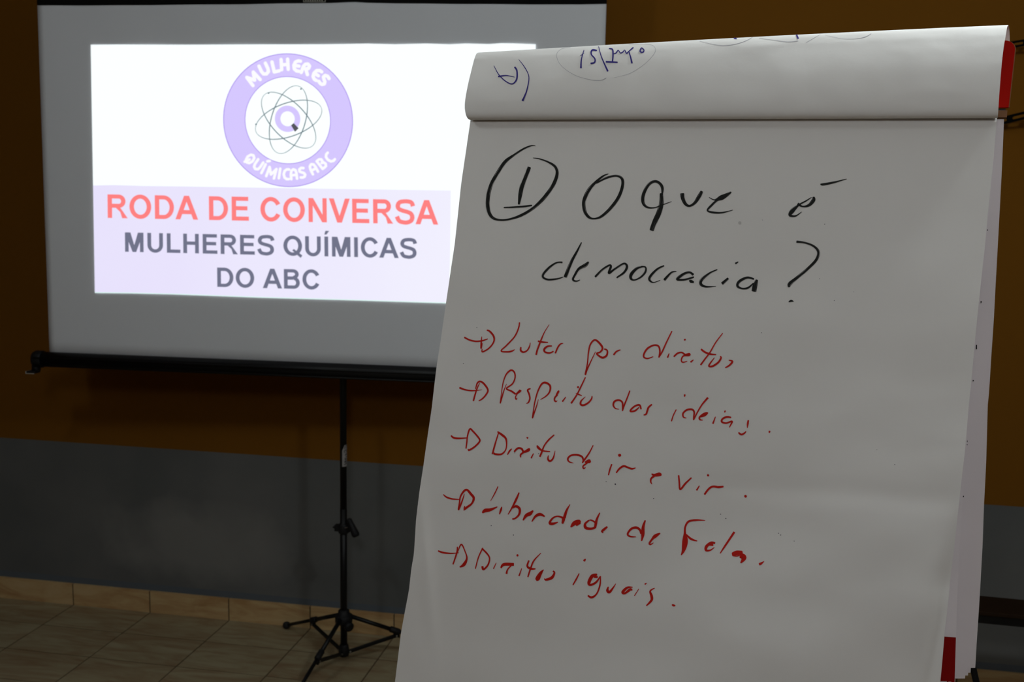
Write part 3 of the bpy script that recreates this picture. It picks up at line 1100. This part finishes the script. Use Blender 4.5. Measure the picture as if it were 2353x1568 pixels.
CREASES = [  # x0 y0 x1 y1 depth(m) width(px)
    (2178, 1330, 2112, 1680, -0.0055, 24),
    (2090, 1400, 2040, 1620, 0.0012, 30),
    (965, 1160, 990, 1420, 0.0022, 16),
    (960, 1480, 1000, 1640, 0.0012, 22),
    (1700, 1118, 2150, 1150, -0.0007, 26),
    (1250, 1400, 1900, 1480, 0.0008, 60),
]


def sheet_m(x, y):
    """how far the front sheet stands off towards the viewer"""
    k = (y - 270) / 1300.0
    m_ = 0.0172 + 0.021 * max(k, 0) ** 1.1
    s = (x - 1000) / 1250.0
    m_ += 0.006 * k * math.sin(3.0 * s + 0.4) + 0.0022 * math.sin(5.3 * s + 4.1 * k) * min(1, k * 2)
    m_ += 0.0012 * math.sin(11 * k + 6 * s) * min(1.0, k)
    m_ += noise.noise(V((x / 260.0, y / 150.0, 1.7))) * 0.0016 * min(1.0, max(k, 0) * 2.2)
    m_ += noise.noise(V((x / 90.0, y / 60.0, 5.2))) * 0.00030 * min(1.0, max(k, 0) * 2.0)
    for ax, ay, bx, by, dp, wd in CREASES:
        d, e = seg_dist(x, y, ax, ay, bx, by)
        m_ += dp * e * gauss(d, wd)
    return m_


NSX, NSY = 150, 150
vs = []
for j in range(NSY + 1):
    y = 264 + (1752 - 264) * j / NSY
    xl, xr = interp(LE, y), interp(RE, y)
    for i in range(NSX + 1):
        x = xl + (xr - xl) * i / NSX
        yy = y - 2.0 * i / NSX * max(0, 1 - j / 10)
        vs.append(fh(x, yy, sheet_m(x, yy) if j else 0.0066))
fs = [(j * (NSX + 1) + i, (j + 1) * (NSX + 1) + i, (j + 1) * (NSX + 1) + i + 1, j * (NSX + 1) + i + 1) for j in range(NSY) for i in range(NSX)]
front = obj('front_sheet', vs, fs, M_PAPER, pad, smooth=True)
cast_front = caster(front)
sd = front.modifiers.new('paper_thickness', 'SOLIDIFY')
sd.thickness = 0.00018
sd.offset = -1
sd.use_rim = False

# rolled-over sheet: (left x, left y, right x, right y, stand-off)
ROLL = [
    (1102, 190, 2320, 135, -0.0030), (1102, 160, 2320.5, 110, -0.0028), (1102, 142, 2320.2, 90, -0.0020), (1101, 131, 2319.6, 74, -0.0005), (1100.3, 125, 2318.8, 65, 0.0020), (1099.8, 122, 2318, 60, 0.0060),
    (1099, 121.2, 2316.8, 57.8, 0.0100), (1095, 123.5, 2314, 64, 0.0145), (1091.5, 131, 2312, 76, 0.0185), (1088.8, 140, 2309.5, 90, 0.0212), (1083, 163, 2305.5, 115, 0.0248), (1076, 192, 2301.5, 150, 0.0280),
    (1070, 223, 2297.5, 200, 0.0300), (1068, 244, 2295.2, 232, 0.0303), (1069.7, 260, 2294, 252, 0.0296), (1073, 269.5, 2293.2, 264, 0.0276), (1077.5, 274.2, 2292.6, 269.5, 0.0243), (1082, 275.6, 2292.2, 271.4, 0.0190),
    (1086, 273, 2292, 269, 0.0176), (1090, 268, 2292, 264, 0.0165), (1092, 258, 2292, 255, 0.0066)]
dense = []
for i in range(len(ROLL) - 1):
    p0, p1, p2, p3 = ROLL[max(i - 1, 0)], ROLL[i], ROLL[i + 1], ROLL[min(i + 2, len(ROLL) - 1)]
    for j in range(4):
        t_ = j / 4
        dense.append([0.5 * (2 * b + (c - a) * t_ + (2 * a - 5 * b + 4 * c - d) * t_ * t_ + (3 * b - a - 3 * c + d) * t_ ** 3) for a, b, c, d in zip(p0, p1, p2, p3)])
dense.append(list(ROLL[-1]))
NR = 110
vs = []
for j, (xl, yl, xr, yr, m_) in enumerate(dense):
    q_ = j / (len(dense) - 1)
    for i in range(NR + 1):
        s = i / NR
        bul = 3.0 * (1 - (2 * s - 1) ** 2) * gauss(q_ - 0.30, 0.25)
        x, y = xl + (xr - xl) * s, yl + (yr - yl) * s - bul
        nz_ = noise.noise(V((s * 14.0, q_ * 7.0, 3.1))) * 0.0009 + noise.noise(V((s * 30.0, q_ * 22.0, 7.7))) * 0.00035
        mm = m_ + nz_ * gauss(q_ - 0.50, 0.17) + 0.0007 * math.sin(9 * s + 11 * q_) * gauss(q_ - 0.45, 0.16) + 0.0005 * math.sin(23 * s + 5 * q_) * gauss(q_ - 0.45, 0.10)
        vs.append(fh(x, y, mm))
fs = [(j * (NR + 1) + i, (j + 1) * (NR + 1) + i, (j + 1) * (NR + 1) + i + 1, j * (NR + 1) + i + 1) for j in range(len(dense) - 1) for i in range(NR)]
roll = obj('folded_over_sheet', vs, fs, M_PAPER, pad, smooth=True)
cast_roll = caster(roll)
sd = roll.modifiers.new('paper_thickness', 'SOLIDIFY')
sd.thickness = 0.00025
sd.offset = 0
sd.use_rim = False

# pages behind: right edge polyline, bottom, stand-off, left offset
EB = [(2307, 276), (2302.6, 380), (2296, 506), (2289, 632), (2284, 728), (2277.7, 821), (2273.5, 890), (2271.7, 913), (2270, 923), (2266, 1066), (2261, 1162), (2257.8, 1255), (2252.8, 1344), (2249.5, 1400), (2243.5, 1490), (2241, 1535)]
EA = [(2300, 276), (2269, 520), (2238, 800), (2212, 1150), (2204, 1270), (2200, 1370), (2197, 1465), (2194, 1580), (2190, 1700)]


def blend(f, drop):
    out = []
    for x, y in EB:
        xa = interp(EA, y)
        out.append((xa + (x - xa) * f, y))
    if drop > out[-1][1]:
        out.append((out[-1][0] - (drop - out[-1][1]) * 0.06, drop))
    return out


pages = [(EA, 1705, 0.0040), (blend(0.52, 1560), 1560, 0.0030), (blend(0.66, 1553), 1553, 0.0022), (blend(0.78, 1546.5), 1546.5, 0.0014), (EB, 1535.5, 0.0006), (blend(0.94, 1533), 1533, -0.0004)]
page_a = None
for k, (tab, bot, m_) in enumerate(pages):
    vs = []
    NP, NQ = 50, 10
    for j in range(NP + 1):
        y = 274 + (bot - 274) * j / NP
        xr = interp(tab, y)
        xl = interp(LE, y) + 30
        kk = (y - 270) / 1300
        for i in range(NQ + 1):
            s = i / NQ
            x = xl + (xr - xl) * s
            slope = (0.012 + 0.012 * kk) * kk if k == 0 else 0.006 * kk
            vs.append(fh(x, y, m_ + slope + 0.0008 * math.sin(6 * kk + 2 * k) * kk))
    fs = [(j * (NQ + 1) + i, (j + 1) * (NQ + 1) + i, (j + 1) * (NQ + 1) + i + 1, j * (NQ + 1) + i + 1) for j in range(NP) for i in range(NQ)]
    pg = obj('back_page', vs, fs, M_PAPER2, pad, smooth=True)
    if k == 0:
        page_a = pg
        cast_a = caster(pg)
    if k == 4:
        cast_e = caster(pg)
        page_e = pg
    sd = pg.modifiers.new('paper_thickness', 'SOLIDIFY')
    sd.thickness = 0.0002
    sd.offset = -1
    sd.use_rim = False


def patch(name, quad, cast, m, parent, lift=0.0003, nx=4, ny=8):
    vs = []
    for j in range(ny + 1):
        for i in range(nx + 1):
            a, b = i / nx, j / ny
            x = (quad[0][0] * (1 - a) + quad[1][0] * a) * (1 - b) + (quad[3][0] * (1 - a) + quad[2][0] * a) * b
            y = (quad[0][1] * (1 - a) + quad[1][1] * a) * (1 - b) + (quad[3][1] * (1 - a) + quad[2][1] * a) * b
            h = cast(x, y)
            if h is None:
                h = (vs[-1], V((0, 0, 0)))
            vs.append(h[0] + h[1] * lift)
    fs = [(j * (nx + 1) + i, j * (nx + 1) + i + 1, (j + 1) * (nx + 1) + i + 1, (j + 1) * (nx + 1) + i) for j in range(ny) for i in range(nx)]
    return obj(name, vs, fs, m, parent)


patch('red_printed_band', [(2125, 1460.5), (2196.6, 1465.3), (2190, 1690), (2105, 1690)], cast_a, M_REDPRINT, page_a)
for q in ([(2160, 1566), (2176, 1566), (2175, 1576), (2159, 1576)], [(2179, 1567), (2186, 1567), (2185, 1600), (2178, 1600)]):
    patch('white_print', q, cast_a, M_WHITEPRINT, page_a, lift=0.0006, nx=1, ny=1)

# --- handwriting, stroke by stroke
BLACK1 = """
740,125,6 690,122,14 600,160,18 500,225,22 400,300,34 310,430,36 240,560,38 203,700,42 205,840,40 250,930,32 340,960,20 450,950,20 580,905,28 720,820,30 850,690,38 940,560,38 980,440,36 960,360,30 880,305,20 780,270,12 710,260,5
670,362,38 625,480,40 585,580,46 570,650,46 560,720,34 550,785,22
380,820,14 500,815,20 600,808,20 700,795,16
1560,440,8 1500,465,18 1420,530,26 1340,620,38 1287,740,40 1290,850,36 1335,925,30 1400,945,18 1480,920,28 1580,830,32 1670,710,34 1715,590,32 1715,500,30 1650,462,22 1540,485,22 1420,545,18
"""
BLACK2_Q = """
342,290,12 345,220,26 320,175,26 270,155,24 210,190,26 163,280,30 160,360,30 200,405,20 270,410,12 340,385,10 435,350,4
335,270,30 335,370,42 310,460,46 275,540,46 240,632,42
537,270,36 542,320,34 570,375,28 610,392,20 660,360,26 700,300,34 728,250,26
795,310,6 850,335,14 910,315,44 960,290,34 1010,258,14
1005,265,8 930,300,26 870,340,20 820,385,22 780,435,16 830,455,18 920,458,14 1025,432,5
1650,372,30 1700,398,14 1760,385,26 1805,335,34 1802,305,20
1785,310,6 1730,345,12 1660,385,18 1600,440,40 1575,482,26 1630,490,16 1690,450,5
1870,182,10 1900,185,22 2000,165,18 2125,132,6
"""
BLACK2_A = """
645,1060,24 610,1035,18 560,1045,22 500,1085,26 490,1105,20 560,1105,18 650,1080,18
605,1110,10 620,1120,30 650,1130,14
1230,1100,16 1165,1085,20 1090,1120,26 1070,1165,24 1110,1190,16 1170,1185,18 1225,1140,14
1258,1105,24 1240,1160,42 1228,1220,44
"""
BLACK3 = """
245,213,14 200,215,12 150,245,16 105,290,18 92,325,18 130,345,14 200,340,12 250,325,6
392,58,8 360,120,14 310,215,22 265,328,26
446,208,12 420,235,26 370,262,18 340,310,16 325,345,16 350,358,12 380,348,5
495,325,16 550,270,15 605,235,13 618,245,16 603,295,18 650,262,14 718,222,14 742,245,18 720,290,16 662,332,12
870,245,8 820,258,18 778,300,24 772,335,20 800,348,12 850,325,14 885,285,16 885,250,12 850,243,10
1030,238,10 980,262,14 930,310,18 915,345,18 945,368,8 1000,350,4
1030,350,20 1060,315,16 1090,288,12 1125,282,6
1440,268,8 1380,295,12 1320,345,22 1312,380,22 1350,400,14 1430,397,4
1475,378,22 1525,335,16
1578,222,14 1602,208,8
2050,53,18 2110,60,15 2180,85,15 2220,130,20 2205,190,20 2140,260,20 2050,335,22 1998,380,28 1995,405,16
1990,518,6 2010,510,16 2030,515,4
"""
RED4 = """
150,310,20 220,345,20 300,362,20 380,355,18 455,330,10
376,300,8 370,380,20 368,455,18 385,385,6
440,218,16 480,235,24 530,300,24 530,370,20 470,450,18 385,498,18 382,460,10
862,118,16 850,190,18 800,300,18 700,410,18 625,485,16 700,498,20 760,490,20 800,468,8
880,435,16 878,480,24 912,502,22 960,480,18 990,430,16 1000,378,8
1245,145,6 1180,250,12 1130,370,20 1095,460,22 1075,538,20
1098,360,22 1160,372,20 1230,375,10
1280,422,14 1220,428,22 1180,465,26 1190,500,22 1250,512,20 1300,490,16
1322,518,18 1350,450,20 1385,400,18 1425,388,8
1840,495,8 1780,620,14 1730,730,20 1708,790,20 1735,650,16 1750,500,18 1775,400,20 1830,345,22 1890,385,26 1930,450,24 1900,500,20 1855,520,20 1900,560,24 1940,572,26 1985,540,24 1990,480,20 1950,460,18
"""
RED5A = """
358,390,20 390,350,18 440,328,12
825,408,8 760,430,16 715,415,18 718,370,20 760,310,22 830,275,20 885,285,20 902,340,20 895,400,18 890,420,14
1045,108,14 980,240,16 930,350,18 888,420,16
1012,370,10 992,422,20
1185,215,14 1205,205,24
1065,410,18 1110,370,20 1160,360,18 1200,385,22 1250,378,26 1245,395,20 1180,400,18 1155,445,16 1170,475,16 1225,462,8
1262,475,22 1298,445,10
1642,132,10 1560,240,14 1490,360,16 1430,440,18 1380,508,18
1385,320,20 1430,355,22 1490,378,22 1565,385,12
1545,420,8 1495,485,18 1478,520,18 1520,522,22 1590,475,22 1622,420,20 1608,403,10
1710,450,10 1755,465,22 1720,510,20 1670,540,14
"""
RED4B = """
88,958,24 160,985,20 260,998,16 380,985,5
350,900,8 320,960,16 290,1050,20 268,1132,20
295,980,10 320,900,20 360,880,22 410,915,24 455,990,22 430,1050,20 380,1105,18 335,1128,10
695,910,6 660,1000,14 625,1120,18 612,1160,12 625,1060,10 650,900,14 690,790,18 750,735,22 795,760,20 805,830,18 770,910,18 695,970,18 760,1005,22 815,1045,22
815,1045,16 860,1008,32 878,990,24 840,1030,14 810,1080,14 820,1110,18 832,1090,6
1005,970,14 967,990,22 985,1040,20 995,1100,20 975,1150,18 948,1162,8
1105,1108,6 1080,1200,14 1045,1300,18 1028,1352,14 1040,1260,14 1060,1140,16 1100,1000,18 1150,910,22 1200,895,26 1255,935,24 1250,1010,20 1200,1070,16 1130,1112,8
1335,1060,22 1362,1010,28 1370,995,16
1350,1050,22 1318,1085,20 1312,1120,20 1330,1138,20 1350,1125,6
1412,1140,20 1458,1078,10
1710,825,14 1660,930,18 1600,1050,18 1525,1162,22
1585,1030,6 1620,1045,16 1665,1062,10
1605,950,24 1625,955,26
1710,1075,6 1655,1130,20 1650,1175,24 1690,1184,24 1750,1150,22 1790,1100,20 1795,1065,12
"""
RED5B = """
425,1028,6 380,1018,14 355,980,20 370,935,22 420,920,20 460,945,20 465,1000,18 462,1050,12
550,808,14 520,890,16 484,980,18 462,1048,14
682,1030,16 665,980,22 620,985,20 572,1020,20 555,1052,18 610,1045,20 658,1005,12
810,970,18 770,1005,22 755,1045,22 740,1085,20 710,1095,12
1095,1030,12 1060,1100,14 1038,1170,14
1195,852,22 1192,880,14
1215,1130,8 1180,1120,16 1175,1075,20 1220,1035,22 1280,1030,22 1305,1060,20 1300,1120,18 1296,1155,12
1468,890,24 1400,970,18 1345,1060,16 1298,1155,14
1380,1118,12 1430,1100,22 1462,1070,18 1420,1082,24 1368,1122,20 1375,1150,18 1408,1155,8
1555,1115,10 1525,1198,20
1672,1042,16 1662,1065,16
1740,1125,18 1690,1118,22 1640,1140,22 1630,1175,22 1680,1190,18 1750,1170,20 1735,1210,16 1718,1242,10
1942,1155,18 1935,1200,22 1930,1248,8
1825,1300,18 1860,1325,22 1900,1305,18 1915,1285,8
2192,1280,24 2188,1305,16
"""
RED6A = """
92,175,18 130,205,24 200,212,22 300,205,12
285,345,16 295,270,18 305,180,18 335,92,22 375,120,22 455,215,22 455,260,22 390,325,22 320,365,22 315,345,10
705,140,14 670,250,18 625,415,24
690,125,16 740,160,28 795,210,26 808,280,18 795,360,16 740,415,22 650,412,24 650,395,16
818,425,10 845,375,22 875,345,10
905,385,22 950,340,24 1000,345,26 1030,385,26 1090,360,40 1100,338,16
1050,375,24 990,420,22 990,458,14
1122,468,18 1155,405,12
1065,198,14 1085,212,28
1422,165,14 1350,230,20 1290,310,18 1260,390,22 1235,450,22
1200,300,12 1215,330,32 1270,370,20 1368,382,14
1345,430,10 1340,480,24 1370,505,24 1410,460,20 1432,370,6
1670,530,6 1610,510,18 1597,470,22 1640,430,22 1720,425,24 1780,450,24 1795,500,20 1780,530,12
1922,300,12 1870,400,18 1800,500,22 1782,525,14
1815,520,18 1870,505,50 1890,498,30
1850,525,16 1800,560,20 1790,580,18 1800,600,20 1825,585,8
"""
RED7A = """
188,245,16 165,310,18 147,380,14
280,134,34 283,144,34
240,352,16 280,300,22 330,270,24 380,285,22 430,302,22 475,290,10
665,362,14 700,378,32 770,365,46 778,355,30
700,385,24 660,420,22 656,460,18 672,488,6
990,378,18 998,460,20 1010,548,22 1070,480,22 1145,408,16
1205,562,20 1240,505,12
1335,388,24 1352,372,26
1300,612,22 1350,545,24 1400,515,24 1470,522,26 1530,515,20
1790,634,30 1797,630,30
"""
RED6B = """
-8,932,10 30,965,20 100,990,20 200,998,10
265,925,8 235,1020,18 190,1130,20 200,1050,18 215,960,20 260,890,26 300,875,26 350,930,32 385,980,30 360,1050,24 290,1105,28 255,1138,14
270,1080,10 262,1120,24
698,830,12 650,930,14 600,1018,6
495,1172,18 530,1142,46 600,1130,36 690,1092,10
715,1190,12 735,1130,26 748,1090,8
970,908,16 930,1000,28 880,1100,20 826,1192,10
880,1110,14 930,1085,32 975,1120,32 968,1190,28 920,1240,20 880,1250,20
1018,1268,14 1060,1205,40 1110,1180,46 1150,1140,16
1132,1285,12 1180,1215,30 1240,1190,38 1300,1218,16
1470,1290,10 1400,1310,34 1362,1300,30 1400,1240,22 1460,1215,18 1520,1230,26 1540,1250,42 1525,1310,24
1625,1060,8 1580,1140,28 1548,1240,40
1632,1355,16 1680,1305,54 1740,1280,44 1750,1300,30
1700,1330,30 1760,1300,20
1870,1265,18 1820,1310,28 1825,1360,38 1880,1375,30 1940,1360,28 1950,1300,22 1900,1265,18 1870,1265,10
2008,1168,14 1970,1250,28 1955,1310,36 1945,1370,28
2105,1348,22 2060,1385,32 2035,1410,26 2052,1430,10
"""
RED7B = """
480,1120,8 410,1115,20 378,1085,22 420,1025,26 480,1008,30 525,1035,26 540,1085,22
590,920,16 565,1000,34 560,1090,40 545,1170,14
770,1075,14 710,1110,42 675,1145,26 640,1195,24 650,1212,18 690,1190,6
1310,922,6 1200,918,22 1110,935,24 1070,1000,22 1065,1080,26
1066,1060,24 1066,1090,34 1068,1150,62 1062,1220,62 1045,1290,36 1020,1340,10
1080,1090,16 1140,1145,26 1215,1170,10
1430,1195,22 1380,1190,28 1325,1235,36 1320,1280,28 1370,1280,18 1420,1245,8
1350,1215,20 1405,1205,50
1660,1060,26 1600,1150,24 1540,1240,22 1487,1320,10
1630,1330,40 1690,1320,70 1760,1310,44
1730,1340,60 1775,1370,60 1735,1435,14
1955,1450,28 1980,1440,28 2018,1412,6
"""
RED8 = """
65,142,12 110,158,16 180,165,12 255,160,5
240,105,10 235,160,14 200,265,12
240,160,6 275,85,13 310,150,10 325,210,16 300,265,28 260,290,10
470,115,12 430,200,11 402,305,9
460,120,14 505,165,15 530,210,13 515,270,15 475,310,18 465,280,20
565,305,10 590,250,6
632,298,14 660,265,26 750,265,26
725,275,12 693,310,12 682,350,18
795,370,13 820,300,6
775,182,10 788,184,26
993,162,6 930,230,13 900,300,14 875,380,12
885,228,14 870,280,18 900,303,20 945,305,10
1018,312,8 985,345,22 955,395,26 970,400,22 990,360,16 1010,320,10
1100,325,16 1115,340,16 1090,385,26 1035,403,18 1025,390,6
1338,345,8 1310,400,14 1280,452,10
1380,236,24 1395,215,10
1500,355,18 1455,370,30 1425,430,28 1440,450,20 1490,425,18 1530,370,10
1470,375,22 1505,380,18
1530,370,8 1525,450,14 1495,530,14 1450,562,20 1415,545,14
1600,465,10 1592,500,24 1610,515,24 1640,480,15 1668,438,5
1820,470,8 1770,475,20 1730,515,26 1750,525,18 1800,490,24 1815,500,10
1835,548,8 1875,485,6
1928,446,14 1945,432,8
2018,478,8 1978,505,15 1990,550,24 1988,590,22 1942,638,10
2172,628,10 2190,635,20 2205,638,8
"""
h1 = parse(BLACK1, 1080, 310, 4.902) + parse(BLACK2_Q, 1440, 380, 4.202)
h2 = parse(BLACK3, 1220, 540, 3.361) + parse(BLACK2_A, 1440, 380, 4.202)
for k, st in enumerate(words(h1) + words(h2)):
    ribbons('handwritten_word', st, cast_front, M_INK_BLACK, front, seed=1 + k, wmul=1.06)['label'] = 'black handwritten heading word'
red_lines = [parse(RED4, 1040, 720, 5.6) + parse(RED5A, 1340, 740, 5.115),
             parse(RED4B, 1040, 720, 5.6) + parse(RED5B, 1340, 740, 5.115),
             parse(RED6A, 1020, 970, 5.6) + parse(RED7A, 1370, 1020, 5.226),
             parse(RED6B, 1020, 970, 5.6) + parse(RED7B, 1370, 1020, 5.226),
             parse(RED8, 990, 1230, 3.922)]
for k, st in enumerate(red_lines):
    for q_, wd_ in enumerate(words(st)):
        ribbons('handwritten_word', wd_, cast_front, M_INK_RED, front, seed=10 + 20 * k + q_, wmul=1.04)['label'] = 'red handwriting on the ' + ['first', 'second', 'third', 'fourth', 'fifth'][k] + ' answer line'

BLUE = """
400,300,5 450,390,9 520,455,10 580,475,11 620,430,15 622,350,15 600,312,17
440,405,15 520,395,10 600,410,5
640,240,4 700,320,8 738,410,8 720,530,12 690,610,16 675,640,22
1270,150,6 1245,240,11 1240,325,17
1235,205,6 1270,180,5
1395,155,14 1350,150,15 1340,190,13 1375,235,13 1370,270,15 1332,278,15
1410,115,6 1440,220,10 1500,355,17
1480,262,16 1595,268,13
1510,135,7 1545,145,13 1550,200,14 1545,260,14
1555,182,7 1578,180,11 1600,152,8 1620,178,9 1645,170,10 1662,150,7 1680,182,12 1700,165,10 1747,125,13
1704,168,10 1720,220,13 1733,278,17
1850,150,12 1825,130,11 1812,165,13 1842,170,12 1850,148,10
"""
THIN = """
1140,125,3 1050,140,4 1005,200,5 1050,300,5 1180,390,5 1330,435,6 1430,440,7 1485,418,8
1560,415,3 1720,370,4 1870,270,5 1955,170,5 1940,110,5 1860,92,4 1700,95,3
"""
BLUE9 = """
310,145,6 345,152,7
762,124,10 775,152,10
1100,106,8 1120,108,8
"""
THIN9 = """
85,168,3 180,190,4 260,198,5 350,185,5 420,160,5 455,140,4
500,147,3 600,160,4 700,172,5 775,165,6
830,177,3 900,137,3 930,122,2
960,125,2 1080,150,3 1180,150,4 1250,135,6 1285,115,6
"""
for k, st in enumerate(words(parse(BLUE, 1040, 80, 4.202) + parse(BLUE9, 1580, 40, 3.044), 24)):
    ribbons('handwritten_word', st, cast_roll, M_INK_BLUE, roll, lift=0.0006, seed=30 + k)['label'] = 'upside-down blue pen writing'
for k, st in enumerate(words(parse(THIN, 1040, 80, 4.202) + parse(THIN9, 1580, 40, 3.044), 8)):
    ribbons('thin_curve', st, cast_roll, M_PENCIL, roll, lift=0.0004, seed=50 + k, step=2.5, wmul=0.75)

# specks and one grey smudge on the front sheet
specks = [(1700, 512.5, 3.6), (1752, 506, .7), (1895, 515.5, 1.1), (1917, 691, 1), (1883, 641, .9), (1962, 671, .8), (1065, 836, 1.1), (1096, 753, 1), (1180, 1230, 1.3), (1129, 1208.5, 1.2), (1414, 1113, 1.8), (1502, 1146, 1.3), (1656, 1182, 1.2), (1668, 1192, 1.3), (1789, 1226, 1.2), (1794, 1230, 1.3), (1825, 1244, 1), (2056, 1068, 1.1), (1750, 765, 1), (2015, 1034, .8), (1393, 1107, 1), (1238, 1043, 1.2), (1183, 1041, 1)]
vs, fs = [], []
for x, y, r in specks[1:]:
    q = [cast_front(x + r * math.cos(i * math.pi / 3), y + r * math.sin(i * math.pi / 3)) for i in range(6)]
    k = len(vs)
    vs += [a + b * 0.0004 for a, b in q]
    fs.append(tuple(range(k, k + 6))[::-1])
o = obj('ink_specks', vs, fs, mat('dark_speck', (0.06, 0.06, 0.09, 1), 0.8), front)
o['kind'] = 'stuff'
x, y, r = specks[0]
q = [cast_front(x + r * math.cos(i * math.pi / 8), y + r * math.sin(i * math.pi / 8)) for i in range(16)]
obj('grey_smudge', [a + b * 0.0004 for a, b in q], [tuple(range(16))[::-1]], M_SMUDGE, front)
# dark marks on the pages behind
vs, fs = [], []
for x, y, ww, hh in ((2268.5, 530, 1.0, 1.6), (2254, 694.5, 1.2, 2), (2243.5, 798, 1.3, 5), (2236, 875, 1.3, 1.6), (2221.5, 1014, 1.6, 2), (2222, 1022, 1.0, 1), (2213.5, 1140.5, 1.2, 1.6)):
    q = [cast_e(x + a * ww, y + b * hh) for a, b in ((-1, -1), (1, -1), (1, 1), (-1, 1))]
    if any(p is None for p in q):
        continue
    k = len(vs)
    vs += [a + b * 0.0042 for a, b in q]
    fs.append((k, k + 3, k + 2, k + 1))
o = obj('ink_specks', vs, fs, mat('black_speck', (0.012, 0.012, 0.014, 1), 0.8), page_e)
o['kind'] = 'stuff'

# ------------------------------------------------------------------ slotted wall bracket on the right
bracket = thing('wall_bracket', 'black slotted metal bracket arms on the brown wall, beyond the top of the flip chart', 'bracket', (0.80, -0.01, 1.85))


def slotted_arm(a, b, hw, slots, name='slotted_arm'):
    """strap from a to b with oval slots cut through it"""
    ax = (b - a).normalized()
    L = (b - a).length
    side = ax.cross(V((0, 0, 1))).normalized()
    up = side.cross(ax).normalized()
    bm = bmesh.new()
    outer, N = [], 8
    per = 2 * hw * 1.9
    vs, fs = [], []
    k = int(L / per)
    per = L / k
    th = 0.003
    for c in range(k):
        x0, x1 = c * per, (c + 1) * per
        xm = (x0 + x1) / 2
        sl, sh = per * 0.34, hw * 0.36
        inner = []
        for i in range(16):
            t_ = 2 * math.pi * i / 16
            cx_, sx_ = math.cos(t_), math.sin(t_)
            inner.append((xm + math.copysign(sl - sh, cx_) + sh * cx_ if abs(cx_) > 1e-6 else xm, sh * sx_))
        outr = []
        for i in range(16):
            t_ = 2 * math.pi * i / 16
            cx_, sx_ = math.cos(t_), math.sin(t_)
            mxx = max(abs(cx_), abs(sx_))
            outr.append((xm + per / 2 * cx_ / mxx, hw * sx_ / mxx))
        for z in (-th / 2, th / 2):
            base = len(vs)
            for x_, y_ in outr + inner:
                vs.append(a + ax * x_ + up * y_ + side * z)
            for i in range(16):
                j = (i + 1) % 16
                f = (base + i, base + j, base + 16 + j, base + 16 + i)
                fs.append(f if z > 0 else f[::-1])
        b0 = len(vs) - 64
        for i in range(16):
            j = (i + 1) % 16
            fs.append((b0 + 16 + i, b0 + 16 + j, b0 + 48 + j, b0 + 48 + i))
            if not (abs(math.cos(math.pi * (i + .5) / 8)) > 0.72):
                fs.append((b0 + j, b0 + i, b0 + 32 + i, b0 + 32 + j))
    bm.free()
    return obj(name, vs, fs, M_BRACKET, bracket)


slotted_arm(at_y(2262, 113, -0.02), at_y(2490, 76, -0.16), 0.0100, 0)
slotted_arm(at_y(2240, 293, -0.02), at_y(2490, 232, -0.16), 0.0118, 0)
pa, pb = at_y(2262, 113, -0.004), at_y(2240, 293, -0.004)
MB().box((pb.x - 0.03, -0.018, pb.z - 0.05), (pb.x + 0.02, -0.001, pa.z + 0.04)).build('wall_plate', M_BRACKET, bracket, bevel=0.002)

# ------------------------------------------------------------------ dark bench under the bracket
bench = thing('wooden_bench', 'narrow dark wooden bench along the wall, right of the flip chart', 'bench', (0.75, -0.36, 0))
bu = V((math.cos(0.03), math.sin(-0.03), 0))
bo = V((0.10, -0.28, 0.452))
bn = V((bu.y, -bu.x, 0)) if V((bu.y, -bu.x, 0)).y < 0 else V((-bu.y, bu.x, 0))
MB().box((0, 0, -0.012), (1.45, 0.135, 0.0), (bu, bn, V((0, 0, 1))), bo).build('seat', M_WOOD, bench, bevel=0.002)
MB().box((0.03, 0.118, -0.037), (1.42, 0.130, -0.0125), (bu, bn, V((0, 0, 1))), bo).box((0.03, 0.005, -0.037), (1.42, 0.017, -0.0125), (bu, bn, V((0, 0, 1))), bo).build('apron', M_BLACK, bench)
for ux in (0.04, 0.955, 1.38):
    for dy in (0.004, 0.102):
        MB().box((ux, dy, -0.452), (ux + 0.03, dy + 0.029, -0.0375), (bu, bn, V((0, 0, 1))), bo).build('leg', M_WOOD, bench, bevel=0.002)
